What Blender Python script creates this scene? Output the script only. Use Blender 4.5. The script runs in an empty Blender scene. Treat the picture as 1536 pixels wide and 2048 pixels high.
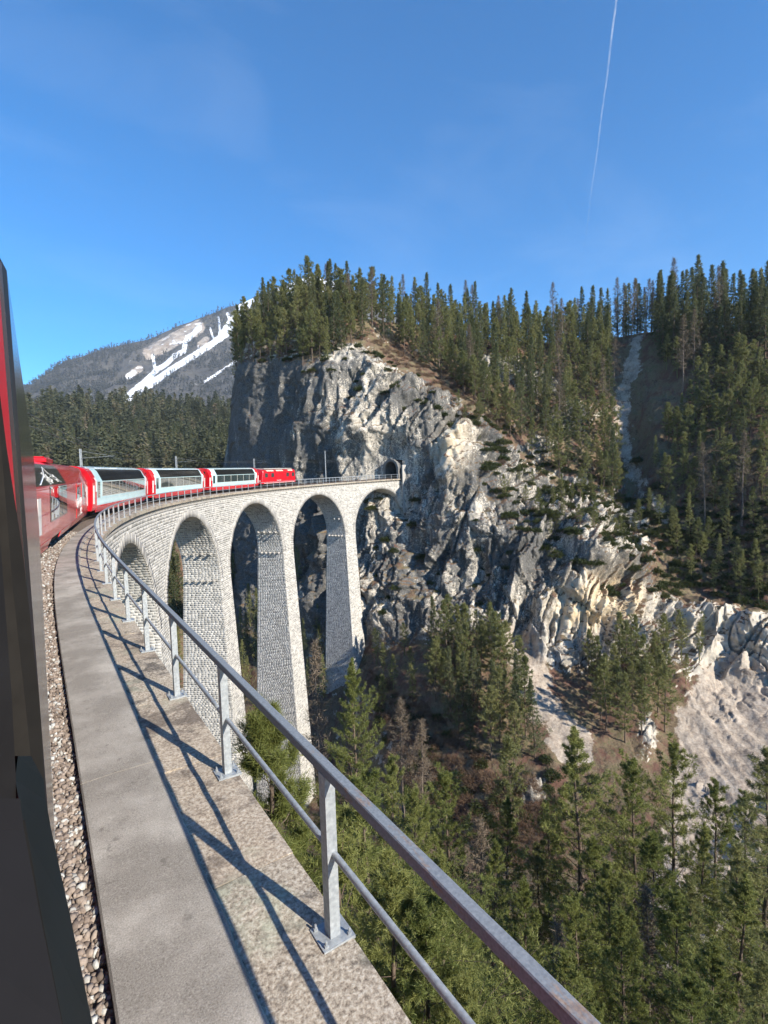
import bpy, bmesh, math, random
import numpy as np
from mathutils import Vector, Matrix

random.seed(7); RNG = np.random.default_rng(7)
rad = math.radians
scene = bpy.context.scene
COL = scene.collection

# ------------------------------------------------------------------ camera
CAM = np.array([0.0, 0.0, 3.209])
FPX, YAW, PIT, ROL = 1023.5, 0.5963, -0.0637, -0.0308      # focal length in px of a 1536 px wide frame
_F = np.array([math.sin(YAW)*math.cos(PIT), math.cos(YAW)*math.cos(PIT), math.sin(PIT)])
_R0 = np.array([math.cos(YAW), -math.sin(YAW), 0.0]); _U0 = np.cross(_R0, _F)
_R = _R0*math.cos(ROL)+_U0*math.sin(ROL); _U = _U0*math.cos(ROL)-_R0*math.sin(ROL)
cd = bpy.data.cameras.new('camera'); cam = bpy.data.objects.new('camera', cd); COL.objects.link(cam)
cam.matrix_world = Matrix(((_R[0], _U[0], -_F[0], CAM[0]), (_R[1], _U[1], -_F[1], CAM[1]), (_R[2], _U[2], -_F[2], CAM[2]), (0, 0, 0, 1)))
cd.sensor_fit = 'HORIZONTAL'; cd.sensor_width = 36.0; cd.lens = FPX/1536*36.0
cd.clip_start = 0.02; cd.clip_end = 20000
scene.camera = cam

# ------------------------------------------------------------------ sky, sun, exposure
SUN_AZ, SUN_EL = 163.0, 29.5          # azimuth clockwise from +Y
world = bpy.data.worlds.new('World'); scene.world = world; world.use_nodes = True
wn = world.node_tree; wn.nodes.clear()
w_out = wn.nodes.new('ShaderNodeOutputWorld'); w_bg = wn.nodes.new('ShaderNodeBackground'); w_sky = wn.nodes.new('ShaderNodeTexSky')
w_sky.sky_type = 'NISHITA'; w_sky.sun_disc = False
w_sky.sun_elevation = rad(SUN_EL); w_sky.sun_rotation = rad(SUN_AZ)
w_sky.altitude = 1000; w_sky.air_density = 1.0; w_sky.dust_density = 0.1; w_sky.ozone_density = 4.0
w_bg.inputs['Strength'].default_value = 0.125
w_hs = wn.nodes.new('ShaderNodeHueSaturation'); w_hs.inputs['Saturation'].default_value = 1.42
w_tc = wn.nodes.new('ShaderNodeTexCoord'); w_mp = wn.nodes.new('ShaderNodeMapping'); w_mp.inputs['Scale'].default_value = (1.2, 3.2, 5.0); w_mp.inputs['Rotation'].default_value = (.3, .2, .5)
w_ns = wn.nodes.new('ShaderNodeTexNoise'); w_ns.inputs['Scale'].default_value = 1.6; w_ns.inputs['Detail'].default_value = 7; w_ns.inputs['Roughness'].default_value = .55; w_ns.inputs['Distortion'].default_value = .6
w_rg = wn.nodes.new('ShaderNodeMapRange'); w_rg.inputs['From Min'].default_value = .48; w_rg.inputs['From Max'].default_value = .82; w_rg.inputs['To Max'].default_value = .06
w_mx = wn.nodes.new('ShaderNodeMix'); w_mx.data_type = 'RGBA'; w_mx.inputs[7].default_value = (6.5, 7.0, 7.6, 1)     # thin cirrus veil over the whole sky
wn.links.new(w_sky.outputs[0], w_hs.inputs['Color']); wn.links.new(w_tc.outputs['Generated'], w_mp.inputs[0]); wn.links.new(w_mp.outputs[0], w_ns.inputs['Vector']); wn.links.new(w_ns.outputs['Fac'], w_rg.inputs['Value'])
wn.links.new(w_rg.outputs[0], w_mx.inputs[0]); wn.links.new(w_hs.outputs[0], w_mx.inputs[6]); wn.links.new(w_mx.outputs[2], w_bg.inputs['Color']); wn.links.new(w_bg.outputs[0], w_out.inputs['Surface'])
sl = bpy.data.lights.new('sun', 'SUN'); sl.energy = 5.0; sl.angle = rad(0.6); sl.color = (1.0, 0.92, 0.79)
sun = bpy.data.objects.new('sun', sl); COL.objects.link(sun)
_sd = Vector((math.sin(rad(SUN_AZ))*math.cos(rad(SUN_EL)), math.cos(rad(SUN_AZ))*math.cos(rad(SUN_EL)), math.sin(rad(SUN_EL))))
sun.rotation_euler = _sd.to_track_quat('Z', 'Y').to_euler(); sun.location = (0, 0, 200)
vs = scene.view_settings; vs.view_transform = 'Standard'; vs.look = 'None'; vs.exposure = 0.95; vs.gamma = 1.0; vs.use_curve_mapping = False
scene.render.engine = 'CYCLES'; scene.cycles.use_denoising = True; scene.cycles.use_adaptive_sampling = True; scene.cycles.adaptive_threshold = 0.025
scene.cycles.max_bounces = 4; scene.cycles.diffuse_bounces = 2; scene.cycles.glossy_bounces = 2; scene.cycles.transmission_bounces = 3; scene.cycles.volume_bounces = 0
scene.cycles.transparent_max_bounces = 6; scene.cycles.caustics_reflective = False; scene.cycles.caustics_refractive = False

# ------------------------------------------------------------------ helpers: pixels <-> world, track curve
def ray(px, py):
    px = np.asarray(px, float)[..., None]; py = np.asarray(py, float)[..., None]
    return _F + _R*(px-768)/FPX - _U*(py-1024)/FPX
def at(px, py, D):                     # point seen at a photo pixel, D metres away horizontally
    d = ray(px, py); return CAM + d*(np.asarray(D, float)[..., None]/np.hypot(d[..., 0], d[..., 1])[..., None])
def topx(P):
    v = np.asarray(P)-CAM; z = v@_F
    return 768+FPX*(v@_R)/z, 1024-FPX*(v@_U)/z, z
GR, R_C, S_C, L_C, D_E = 0.022, 94.07, 8.805, 14.74, 1.62
_sg = np.linspace(-30, 200, 4601); _k = np.clip((_sg-S_C)/L_C, 0, 1)/R_C; _ds = _sg[1]-_sg[0]
_th = np.concatenate([[0], np.cumsum((_k[1:]+_k[:-1])/2*_ds)])
_tx = np.concatenate([[0], np.cumsum(np.sin((_th[1:]+_th[:-1])/2)*_ds)]); _ty = np.concatenate([[0], np.cumsum(np.cos((_th[1:]+_th[:-1])/2)*_ds)])
_tx -= _tx[600]; _ty -= _ty[600]
def arc(s, off=0.0, z=0.0):            # s metres along the inner coping edge, off to the right of it, z above the deck grade
    s = np.asarray(s, float); X = np.interp(s, _sg, _tx); Y = np.interp(s, _sg, _ty); T = np.interp(s, _sg, _th)
    return np.stack(np.broadcast_arrays(D_E+X+off*np.cos(T), Y-off*np.sin(T), z+GR*s), -1)
def heading(s): return float(np.interp(s, _sg, _th))

# numpy noise
def _hash(ix, iy, iz, seed):
    u = np.uint32
    n = ix.astype(u)*u(374761393); n += iy.astype(u)*u(668265263); n += iz.astype(u)*u(1274126177); n += u((seed*974711) & 0xffffffff)
    n ^= n >> u(13); n *= u(1274126177); n ^= n >> u(16); n *= u(2246822519); n ^= n >> u(15)
    return (n & u(0xffffff)).astype(np.float32)*np.float32(1/0xffffff)
def vnoise(P, seed=0):
    f = np.floor(P); i = f.astype(np.int32); t = P-f; t = t*t*t*(t*(t*6-15)+10); r = 0
    for a in (0, 1):
        for b in (0, 1):
            for c in (0, 1):
                w = (t[:, 0] if a else 1-t[:, 0])*(t[:, 1] if b else 1-t[:, 1])*(t[:, 2] if c else 1-t[:, 2])
                r = r + w*_hash(i[:, 0]+a, i[:, 1]+b, i[:, 2]+c, seed)
    return r*2-1
def fbm(P, o=4, seed=0):
    r = 0; a = 1.0; tot = 0
    for k in range(o): r = r+a*vnoise(P*(2.03**k)+17.3*k, seed+k); tot += a; a *= 0.5
    return r/tot
def ridged(P, o=4, seed=0):
    r = 0; a = 1.0; tot = 0
    for k in range(o): r = r+a*(1-np.abs(vnoise(P*(2.03**k)+11.7*k, seed+k))*2); tot += a; a *= 0.5
    return r/tot
def voro(P, seed=0):                   # F1, F2 and a random value of the nearest cell
    f = np.floor(P).astype(np.int32); n = len(P); F1 = np.full(n, 9.0); F2 = np.full(n, 9.0); V = np.zeros(n)
    for a in (-1, 0, 1):
        for b in (-1, 0, 1):
            for c in (-1, 0, 1):
                x, y, z = f[:, 0]+a, f[:, 1]+b, f[:, 2]+c
                d = np.sqrt((x+_hash(x, y, z, seed)-P[:, 0])**2+(y+_hash(x, y, z, seed+1)-P[:, 1])**2+(z+_hash(x, y, z, seed+2)-P[:, 2])**2)
                near = d < F1; F2 = np.where(near, F1, np.minimum(F2, d)); V = np.where(near, _hash(x, y, z, seed+3), V); F1 = np.where(near, d, F1)
    return F1, F2, V
def facets(P, seed=0):                 # blocky rock: every cell gets its own tilted plane
    f = np.floor(P).astype(np.int32); n = len(P); B = np.full(n, 9.0); best = np.zeros((n, 3), np.int32); off = np.zeros((n, 3)); fr = P-f
    for a in (-1, 0, 1):
        for b in (-1, 0, 1):
            for c in (-1, 0, 1):
                x, y, z = f[:, 0]+a, f[:, 1]+b, f[:, 2]+c
                dx, dy, dz = fr[:, 0]-a-_hash(x, y, z, seed), fr[:, 1]-b-_hash(x, y, z, seed+1), fr[:, 2]-c-_hash(x, y, z, seed+2); d = dx*dx+dy*dy+dz*dz; m = d < B
                B[m] = d[m]; best[m] = np.stack([x[m], y[m], z[m]], -1); off[m] = np.stack([dx[m], dy[m], dz[m]], -1)
    h = [_hash(best[:, 0], best[:, 1], best[:, 2], seed+k) for k in range(3, 7)]
    return (off[:, 0]*(h[0]-.5)+off[:, 1]*(h[1]-.5)+off[:, 2]*(h[2]-.5))*2+(h[3]-.5)*.8
def sstep(a, b, x): t = np.clip((x-a)/(b-a), 0, 1); return t*t*(3-2*t)

# mesh / object helpers
def mesh_np(name, V, Fc, mat=None, smooth=False):
    """V (n,3), Fc (m,3) or (m,4) integer array, or list of such"""
    me = bpy.data.meshes.new(name); V = np.ascontiguousarray(V, dtype=np.float32)
    Fs = Fc if isinstance(Fc, list) else [Fc]; Fs = [np.asarray(f, np.int32) for f in Fs if len(f)]
    me.vertices.add(len(V)); me.vertices.foreach_set('co', V.ravel())
    li = np.concatenate([f.ravel() for f in Fs]); n = np.concatenate([np.full(len(f), f.shape[1], np.int32) for f in Fs])
    st = np.concatenate([[0], np.cumsum(n)[:-1]]).astype(np.int32)
    me.loops.add(len(li)); me.loops.foreach_set('vertex_index', li.astype(np.int32))
    me.polygons.add(len(n)); me.polygons.foreach_set('loop_start', st); me.polygons.foreach_set('loop_total', n)
    if smooth: me.polygons.foreach_set('use_smooth', np.ones(len(n), bool))
    me.update(calc_edges=True)
    if mat: me.materials.append(mat)
    return me
def link(name, me, parent=None):
    o = bpy.data.objects.new(name, me); COL.objects.link(o)
    if parent: o.parent = parent
    return o
def empty(name, loc=(0, 0, 0)):
    o = bpy.data.objects.new(name, None); COL.objects.link(o); o.location = loc; o.empty_display_size = 0.3; return o
def tag(o, label=None, cat=None, group=None, kind=None):
    if label: o['label'] = label
    if cat: o['category'] = cat
    if group: o['group'] = group
    if kind: o['kind'] = kind
    return o
class MB:                              # collects shapes, builds one mesh object
    def __init__(s): s.v = []; s.f = []
    def add(s, V, F):
        n = sum(len(a) for a in s.v); s.v.append(np.asarray(V, float)); s.f += [tuple(int(i)+n for i in f) for f in F]
    def hexa(s, P):                    # 8 corners: bottom loop 0-3, top loop 4-7
        s.add(P, [(3, 2, 1, 0), (4, 5, 6, 7), (0, 1, 5, 4), (1, 2, 6, 5), (2, 3, 7, 6), (3, 0, 4, 7)])
    def box(s, x0, x1, y0, y1, z0, z1, M=None):
        P = np.array([(x0, y0, z0), (x1, y0, z0), (x1, y1, z0), (x0, y1, z0), (x0, y0, z1), (x1, y0, z1), (x1, y1, z1), (x0, y1, z1)], float)
        if M is not None: P = P@M[0].T+M[1]
        s.hexa(P)
    def tube(s, pts, r, n=8, caps=True):
        pts = np.asarray(pts, float); m = len(pts); r = np.broadcast_to(r, (m,)); V = []
        for i in range(m):
            t = pts[min(i+1, m-1)]-pts[max(i-1, 0)]; t = t/np.linalg.norm(t)
            u = np.cross(t, (0, 0, 1)) if abs(t[2]) < .95 else np.cross(t, (1, 0, 0)); u /= np.linalg.norm(u); w = np.cross(u, t)
            for k in range(n): a = 2*math.pi*k/n; V.append(pts[i]+r[i]*(u*math.cos(a)+w*math.sin(a)))
        F = [(i*n+k, i*n+(k+1) % n, (i+1)*n+(k+1) % n, (i+1)*n+k) for i in range(m-1) for k in range(n)]
        if caps: F += [tuple(range(n-1, -1, -1)), tuple(range((m-1)*n, m*n))]
        s.add(V, F)
    def build(s, name, mat, parent=None, smooth=False, bevel=0):
        me = bpy.data.meshes.new(name); me.from_pydata(np.concatenate(s.v).tolist(), [], s.f)
        bm = bmesh.new(); bm.from_mesh(me)
        bmesh.ops.recalc_face_normals(bm, faces=bm.faces)
        if bevel: bmesh.ops.bevel(bm, geom=bm.edges[:], offset=bevel, segments=1, affect='EDGES', clamp_overlap=True)
        bm.to_mesh(me); bm.free()
        if smooth: me.polygons.foreach_set('use_smooth', [True]*len(me.polygons))
        me.materials.append(mat); return link(name, me, parent)
def grid_faces(nr, nc, flip=False):
    i = np.arange(nr*nc).reshape(nr, nc); q = np.stack([i[:-1, :-1], i[:-1, 1:], i[1:, 1:], i[1:, :-1]], -1).reshape(-1, 4)
    return q[:, ::-1] if flip else q
def hexas(P, top_only=True):           # P (n,8,3): base loop 0-3, front loop 4-7 -> verts, quads (front + four sides)
    n = len(P); b = (np.arange(n)*8)[:, None]
    F = np.concatenate([b+np.array(q) for q in ((4, 5, 6, 7), (0, 1, 5, 4), (1, 2, 6, 5), (2, 3, 7, 6), (3, 0, 4, 7))])
    return P.reshape(-1, 3), F

# ------------------------------------------------------------------ materials
class Mat:
    def __init__(s, name):
        s.m = bpy.data.materials.new(name); s.m.use_nodes = True; s.t = s.m.node_tree; s.t.nodes.clear()
        s.out = s.n('ShaderNodeOutputMaterial'); s.b = s.n('ShaderNodeBsdfPrincipled'); s.l(s.b.outputs[0], s.out.inputs['Surface'])
        s.tc = s.n('ShaderNodeTexCoord')
    def n(s, k): return s.t.nodes.new(k)
    def l(s, a, b): s.t.links.new(a, b)
    def set(s, **k):
        for a, v in k.items(): s.b.inputs[a.replace('_', ' ')].default_value = v
        return s
    def noise(s, scale, detail=4, rough=.6, src=None, vec=(1, 1, 1), dist=0.0):
        mp = s.n('ShaderNodeMapping'); mp.inputs['Scale'].default_value = vec
        s.l(src or s.tc.outputs['Object'], mp.inputs['Vector'])
        x = s.n('ShaderNodeTexNoise'); x.inputs['Scale'].default_value = scale; x.inputs['Detail'].default_value = detail
        x.inputs['Roughness'].default_value = rough; x.inputs['Distortion'].default_value = dist
        s.l(mp.outputs[0], x.inputs['Vector']); return x.outputs['Fac']
    def ramp(s, fac, stops):
        r = s.n('ShaderNodeValToRGB'); e = r.color_ramp.elements
        while len(e) < len(stops): e.new(.5)
        for q, (p_, c) in zip(e, stops): q.position = p_; q.color = (*c, 1) if len(c) == 3 else c
        s.l(fac, r.inputs[0]); return r.outputs[0]
    def fr(s, fac, a, b):              # float ramp
        r = s.n('ShaderNodeMapRange'); r.inputs['From Min'].default_value = a; r.inputs['From Max'].default_value = b
        s.l(fac, r.inputs['Value']); return r.outputs[0]
    def mix(s, fac, a, b, mode='MIX'):
        x = s.n('ShaderNodeMix'); x.data_type = 'RGBA'; x.blend_type = mode
        for k, v in ((0, fac), (6, a), (7, b)):
            if hasattr(v, 'is_linked'): s.l(v, x.inputs[k])
            else: x.inputs[k].default_value = v if k == 0 else (*v, 1)
        return x.outputs[2]
    def math(s, op, a, b=0.0):
        x = s.n('ShaderNodeMath'); x.operation = op
        for k, v in ((0, a), (1, b)):
            if hasattr(v, 'is_linked'): s.l(v, x.inputs[k])
            else: x.inputs[k].default_value = v
        return x.outputs[0]
    def col(s, c):
        if hasattr(c, 'is_linked'): s.l(c, s.b.inputs['Base Color'])
        else: s.b.inputs['Base Color'].default_value = (*c, 1)
        return s
    def bump(s, h, strength=.5, dist=.05):
        x = s.n('ShaderNodeBump'); x.inputs['Strength'].default_value = strength; x.inputs['Distance'].default_value = dist
        s.l(h, x.inputs['Height']); s.l(x.outputs[0], s.b.inputs['Normal']); return s
    def island(s): return s.n('ShaderNodeNewGeometry').outputs['Random Per Island']
    def objrand(s): return s.n('ShaderNodeObjectInfo').outputs['Random']
    def attr(s, name):
        a = s.n('ShaderNodeAttribute'); a.attribute_name = name; return a
    def sep(s, c):
        x = s.n('ShaderNodeSeparateColor'); s.l(c, x.inputs[0]); return x.outputs

def m_plain(name, c, rough=.5, metal=0., var=.12, scale=6., bump=0., spec=.5, coat=0.):
    m = Mat(name); nz = m.noise(scale, 5); d = tuple(x*(1-var*2) for x in c); e = tuple(min(1, x*(1+var)) for x in c)
    m.col(m.ramp(nz, [(.3, d), (.7, e)])).set(Roughness=rough, Metallic=metal); m.b.inputs['Specular IOR Level'].default_value = spec
    if coat: m.b.inputs['Coat Weight'].default_value = coat; m.b.inputs['Coat Roughness'].default_value = .04
    if bump: m.bump(m.noise(scale*4, 6), bump, .02)
    return m.m
# ---- terrain material
def m_terrain():
    m = Mat('rock_and_soil'); a = m.sep(m.attr('mask').outputs['Color']); rock, scree, ochre = a[0], a[1], a[2]
    big = m.noise(.06, 2, .5); mid = m.noise(.4, 5, .65); fine = m.noise(2.4, 4, .7); streak = m.noise(.3, 4, .7, vec=(1, 1, .15), dist=.5)
    light = m.ramp(mid, [(.3, (.27, .25, .215)), (.5, (.45, .41, .35)), (.7, (.60, .545, .46))])
    dark = m.ramp(fine, [(.3, (.042, .042, .042)), (.7, (.17, .165, .155))])
    st = m.math('ADD', m.math('MULTIPLY', streak, .6), m.math('MULTIPLY', big, .4))
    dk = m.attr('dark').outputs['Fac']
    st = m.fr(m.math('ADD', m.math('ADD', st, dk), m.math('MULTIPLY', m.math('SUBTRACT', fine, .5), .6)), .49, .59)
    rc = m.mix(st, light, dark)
    och = m.ramp(mid, [(.35, (.50, .36, .20)), (.65, (.62, .52, .36))])
    rc = m.mix(m.math('MULTIPLY', ochre, m.fr(fine, .2, .6)), rc, och)
    both = m.math('ADD', m.math('MULTIPLY', mid, .55), m.math('MULTIPLY', fine, .45))
    soil = m.ramp(both, [(.32, (.030, .026, .018)), (.42, (.11, .082, .052)), (.50, (.18, .135, .088)), (.57, (.10, .098, .048)), (.66, (.25, .19, .13))])
    soil = m.mix(m.fr(streak, .47, .62), soil, (.125, .07, .052))
    sc = m.ramp(both, [(.36, (.19, .15, .12)), (.5, (.35, .295, .24)), (.64, (.48, .415, .345))])
    wob = m.math('MULTIPLY', m.math('SUBTRACT', both, .5), 2.2)
    c = m.mix(m.fr(m.math('ADD', rock, wob), .38, .58), soil, rc)
    c = m.mix(m.fr(m.math('ADD', scree, wob), .35, .65), c, sc)
    m.col(c).set(Roughness=.95); m.b.inputs['Specular IOR Level'].default_value = .15
    m.bump(m.noise(1.6, 5, .75), .8, .35); return m.m
M = {}
M['terrain'] = m_terrain()

# ------------------------------------------------------------------ terrain: profiles lofted round the valley
ROWS = 10                              # crest, upper slope, lip, upper cliff, deck level, lower cliff, foot, scree, valley, (near rows follow)
TAB = {  # photo column: (row, distance) for crest ... lower slope
 462: [(860,300),(880,290),(900,280),(930,262),(965,245),(1100,205),(1250,175),(1400,145),(1570,112)],
 470: [(745,225),(760,215),(785,208),(860,203),(955,196),(1100,185),(1250,168),(1400,142),(1570,111)],
 485: [(695,192),(715,187),(738,183),(840,181),(955,178),(1100,172),(1250,160),(1400,138),(1570,109)],
 560: [(645,180),(700,172),(745,168),(840,165),(955,162),(1100,158),(1250,150),(1400,130),(1580,105)],
 650: [(622,178),(690,164),(748,156),(840,152),(955,150),(1100,147),(1250,138),(1400,122),(1600,98)],
 720: [(635,175),(690,161),(742,151),(830,146),(955,143),(1100,137),(1260,126),(1420,108),(1620,90)],
 795: [(650,185),(705,166),(768,149),(850,140),(955,136),(1100,130),(1270,118),(1430,98),(1650,80)],
 870: [(665,190),(730,168),(805,146),(870,136),(955,130),(1110,123),(1255,114),(1430,94),(1670,75)],
 940: [(675,195),(745,172),(855,143),(915,133),(985,127),(1120,120),(1260,111),(1450,90),(1690,71)],
 1020: [(682,200),(760,174),(945,146),(985,135),(1035,126),(1140,118),(1290,108),(1480,87),(1700,69)],
 1100: [(684,205),(790,178),(995,146),(1030,136),(1065,126),(1150,117),(1315,108),(1500,86),(1720,67)],
 1175: [(680,207),(800,180),(1015,147),(1052,138),(1088,127),(1180,117),(1325,110),(1510,87),(1730,67)],
 1255: [(677,205),(810,182),(1040,152),(1080,144),(1115,134),(1200,121),(1320,113),(1520,88),(1740,67)],
 1320: [(668,203),(800,178),(930,160),(1040,148),(1130,137),(1220,126),(1335,116),(1530,90),(1745,68)],
 1430: [(662,200),(800,172),(930,156),(1060,146),(1160,139),(1235,131),(1360,120),(1540,93),(1750,70)],
 1536: [(655,195),(800,168),(930,152),(1060,144),(1170,138),(1250,131),(1380,122),(1550,95),(1760,71)],
 1640: [(650,198),(800,170),(930,154),(1060,146),(1170,139),(1250,132),(1380,122),(1550,95),(1760,71)],
}
NEAR = [(34, -33.0), (20, -22.5), (11, -13.5), (5.5, -5.5), (2.4, -2.9), (0.6, -2.4)]
def build_terrain():
    keys = sorted(TAB); K = []; kc = []
    def col(az, prof): K.append([(az, D, z) for D, z in prof])
    def prof_px(px):
        out = []
        for py, D in TAB[px]:
            P = at(px, py, D); out.append((math.atan2(P[0], P[1]), D, P[2]))
        a, D, z = out[0]; back = [(a, D+140, z-60), (a, D+40, z-8)]
        n = [(out[-1][1])]
        az_v = out[-1][0]; return back+out+[(az_v, d, zz) for d, zz in NEAR]
    low = [(330, 6), (300, 2), (280, -3), (262, -9), (245, -14)]+[(D, float(at(470, py, D)[2])) for py, D in TAB[470][5:]]
    def prof_low(az, sc=1.0):
        o = [(az, D, z) for D, z in low]; return [(az, 480, -5), (az, 380, 4)]+o+[(az, d, zz) for d, zz in NEAR]
    def prof_high(az, sc):
        b = prof_px(1640); return [(az, D*sc, z) for _, D, z in b[:-6]]+[(az, d, zz) for d, zz in NEAR]
    cols = [(-2600, prof_low(rad(-75))), (-1500, prof_low(rad(-40))), (-700, prof_low(rad(-18))), (-200, prof_low(rad(-6))), (200, prof_low(rad(4.5))), (420, prof_low(rad(15.2))), (452, prof_low(rad(16.6)))]
    cols += [(k, prof_px(k)) for k in keys]
    cols += [(1850, prof_high(rad(81), 1.03)), (2300, prof_high(rad(97), 1.1)), (2900, prof_high(rad(118), 1.25)), (3500, prof_high(rad(145), 1.5))]
    cx = np.array([c[0] for c in cols], float); A = np.array([c[1] for c in cols])        # (ncol, nrow, 3)
    nr = A.shape[1]
    sub = [4, 8, 44, 50, 56, 52, 74, 80, 80, 55, 30, 20, 16, 14, 12, 4]
    rp = np.concatenate([np.linspace(i, i+1, n, endpoint=False) for i, n in enumerate(sub[:nr-1])]+[[nr-1]])
    cp = np.concatenate([np.arange(-2600, -200, 150), np.arange(-200, 440, 14), np.arange(440, 1560, 2.1), np.arange(1560, 1850, 8), np.arange(1850, 3501, 60)])
    def hermite(xk, Y, x):             # cubic with limited tangents along axis 0
        d = (Y[1:]-Y[:-1])/(xk[1:]-xk[:-1]).reshape(-1, *([1]*(Y.ndim-1)))
        m = np.zeros_like(Y); m[0] = d[0]; m[-1] = d[-1]
        pr = d[1:]*d[:-1]; hm = np.where(pr > 0, 2*d[1:]*d[:-1]/np.where(np.abs(d[1:]+d[:-1]) < 1e-12, 1e-12, d[1:]+d[:-1]), 0); m[1:-1] = hm
        i = np.clip(np.searchsorted(xk, x, 'right')-1, 0, len(xk)-2); h = (xk[i+1]-xk[i]); t = (x-xk[i])/h
        sh = (-1, *([1]*(Y.ndim-1))); t = t.reshape(sh); h = h.reshape(sh)
        return (2*t**3-3*t**2+1)*Y[i]+(t**3-2*t**2+t)*h*m[i]+(-2*t**3+3*t**2)*Y[i+1]+(t**3-t**2)*h*m[i+1]
    B = hermite(cx, A, cp)                                    # (nc, nr, 3)
    B = hermite(np.arange(nr).astype(float), B.transpose(1, 0, 2), rp)   # (NR, nc, 3)
    az, D, z = B[..., 0], B[..., 1], B[..., 2]
    P = np.stack([D*np.sin(az), D*np.cos(az), z], -1); NR, NC = P.shape[:2]
    def normals(P):
        du = np.gradient(P, axis=1); dv = np.gradient(P, axis=0); n = np.cross(du, dv); n /= np.linalg.norm(n, axis=-1, keepdims=True)+1e-9
        return n
    n = normals(P); 
    if n[NR//3, NC//2] @ (CAM-P[NR//3, NC//2]) < 0: n = -n
    R = np.broadcast_to(rp[:, None], (NR, NC)); X = np.broadcast_to(cp[None, :], (NR, NC))
    # how rocky: cliff rows (4 lip .. 8 foot), less at the edges
    rk = sstep(3.3, 4.3, R)*(1-sstep(7.7, 8.25, R))
    rk = rk*np.where(X < 470, sstep(440, 470, X), 1)
    rk = np.maximum(rk, sstep(1325, 1375, X)*sstep(6.9, 7.3, R)*(1-sstep(8.1, 8.6, R))*.35)
    hill = sstep(1240, 1330, X)*(1-sstep(6.6, 7.2, R)); rk = rk*(1-.9*hill)
    Q = P.reshape(-1, 3)
    Qall = Q; sel = np.where(rk.ravel() > .01)[0]; Q = Q[sel]                # rock detail only where there is rock
    Qs = Q*np.array([1, 1, .55]); w = fbm(Q/9., 3, 5).reshape(-1, 1)*2.2; Qw = Qs+w
    big = ridged(Qw/26., 3, 11); midr = ridged(Qw/9., 4, 23); fine = ridged((Q+w)/2.6, 4, 31)
    F1, F2, V = voro((Q+fbm(Q/5., 2, 41).reshape(-1, 1)*2.0)*np.array([1, 1, .6])/5.5, 3)
    # ribs: upright on the wall over the tunnel, slanting down to the right on the sunlit face
    tr = sstep(90, 125, Q[:, 0]*.8+(120-Q[:, 1])*.6); hcoord = Q[:, 0]*.35-Q[:, 1]*.94
    sh = hcoord-Q[:, 2]*(.05+.75*tr); rb = np.stack([sh/8.5, (Q[:, 2]+.5*hcoord*tr)/34., (Q[:, 0]+Q[:, 1])/40.], -1)+fbm(Q/14., 3, 15).reshape(-1, 1)*.55
    ribs = 1-np.abs(vnoise(rb, 3))*1.7; ribs2 = 1-np.abs(vnoise(rb*np.array((2.6, 2.0, 2.))+5.1, 4))*1.7
    rough = .5+.5*sstep(-.25, .35, fbm(Q/24., 3, 19))
    wall = sstep(640, 540, topx(Q)[0])
    rock_d = (3.6*big+2.8*ribs+1.9*ribs2*rough+1.5*midr*rough)*(1-.72*wall)+.75*fine*rough+.6*(np.minimum(F2-F1, .22)/.22-1)*rough
    rock_d += (2.2*facets((Q+w)*np.array((1, 1, .42))/9., 201)+1.15*facets((Q+w*.5)*np.array((1, 1, .5))/3.4, 211)*rough+.55*facets(Q*np.array((1, 1, .6))/1.4, 221)*rough)*(1-.6*wall)
    crk = np.exp(-(vnoise(rb*np.array((1.5, .7, 1.))+9.3, 6)/.055)**2)+.7*np.exp(-(vnoise(rb*np.array((3.6, 1.3, 2.))+2.3, 7)/.07)**2); rock_d -= 1.5*crk*(1-.5*wall)
    rd = np.zeros(len(Qall)); rd[sel] = rock_d; rock_d = rd; Q = Qall; ft = fbm(Q/30., 3, 51)
    soft_d = 1.6*ft+.7*fbm(Q/7., 4, 61)+.35*fbm(Q/2., 4, 71)
    rkf = rk.ravel(); fade = sstep(13.2, 9.5, R.ravel()); 
    disp = rock_d*rkf+soft_d*(1-rkf)*(.15+.85*fade)*np.where(R.ravel() > 11, .5, 1)
    # keep the rock off the viaduct and the portal
    por = arc(149., -3.0, 1.5); dp = np.linalg.norm(Q-por, axis=1); disp *= .12+.88*sstep(4, 12, dp)
    edge = sstep(0, 1.5, R.ravel()); disp *= edge
    # gullies pulled in by hand: chute at right, cave behind the fourth arch
    px, py, _ = topx(Q)
    def blob(cx_, cy_, rx, ry): return np.exp(-(((px-cx_)/rx)**2+((py-cy_)/ry)**2))
    outc = sum(blob(*b) for b in ((1000, 735, 45, 28), (1075, 770, 40, 18), (1135, 830, 40, 28), (690, 715, 45, 28), (1060, 1580, 42, 26), (1295, 1465, 22, 40), (1080, 890, 30, 16)))
    oi = np.where(outc*(1-rkf) > .02)[0]; disp[oi] += (outc*(1-rkf))[oi]*(1.2+1.6*facets(Q[oi]/2.6, 231)+.8*facets(Q[oi]/1.1, 241))
    disp -= 5*blob(612, 1130, 26, 34)*rkf
    disp -= 4.0*blob(1215, 1165, 40, 24)*rkf
    disp += .5*blob(1310, 860, 22, 110); disp -= .7*blob(1245, 830, 16, 130)
    P2 = (Q+n.reshape(-1, 3)*disp[:, None]).reshape(NR, NC, 3)
    # ---- masks
    n2 = normals(P2); n2 *= np.sign((n2*n).sum(-1, keepdims=True)); nz = n2[..., 2].ravel()
    steep = 1-sstep(.42, .78, nz)
    rock = np.clip(rkf*(.25+.95*steep)+ (1-rkf)*sstep(.75, 1.0, steep)*.45*(R.ravel() > 2.2)*(R.ravel() < 10)*(1-hill.ravel()), 0, 1)
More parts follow.
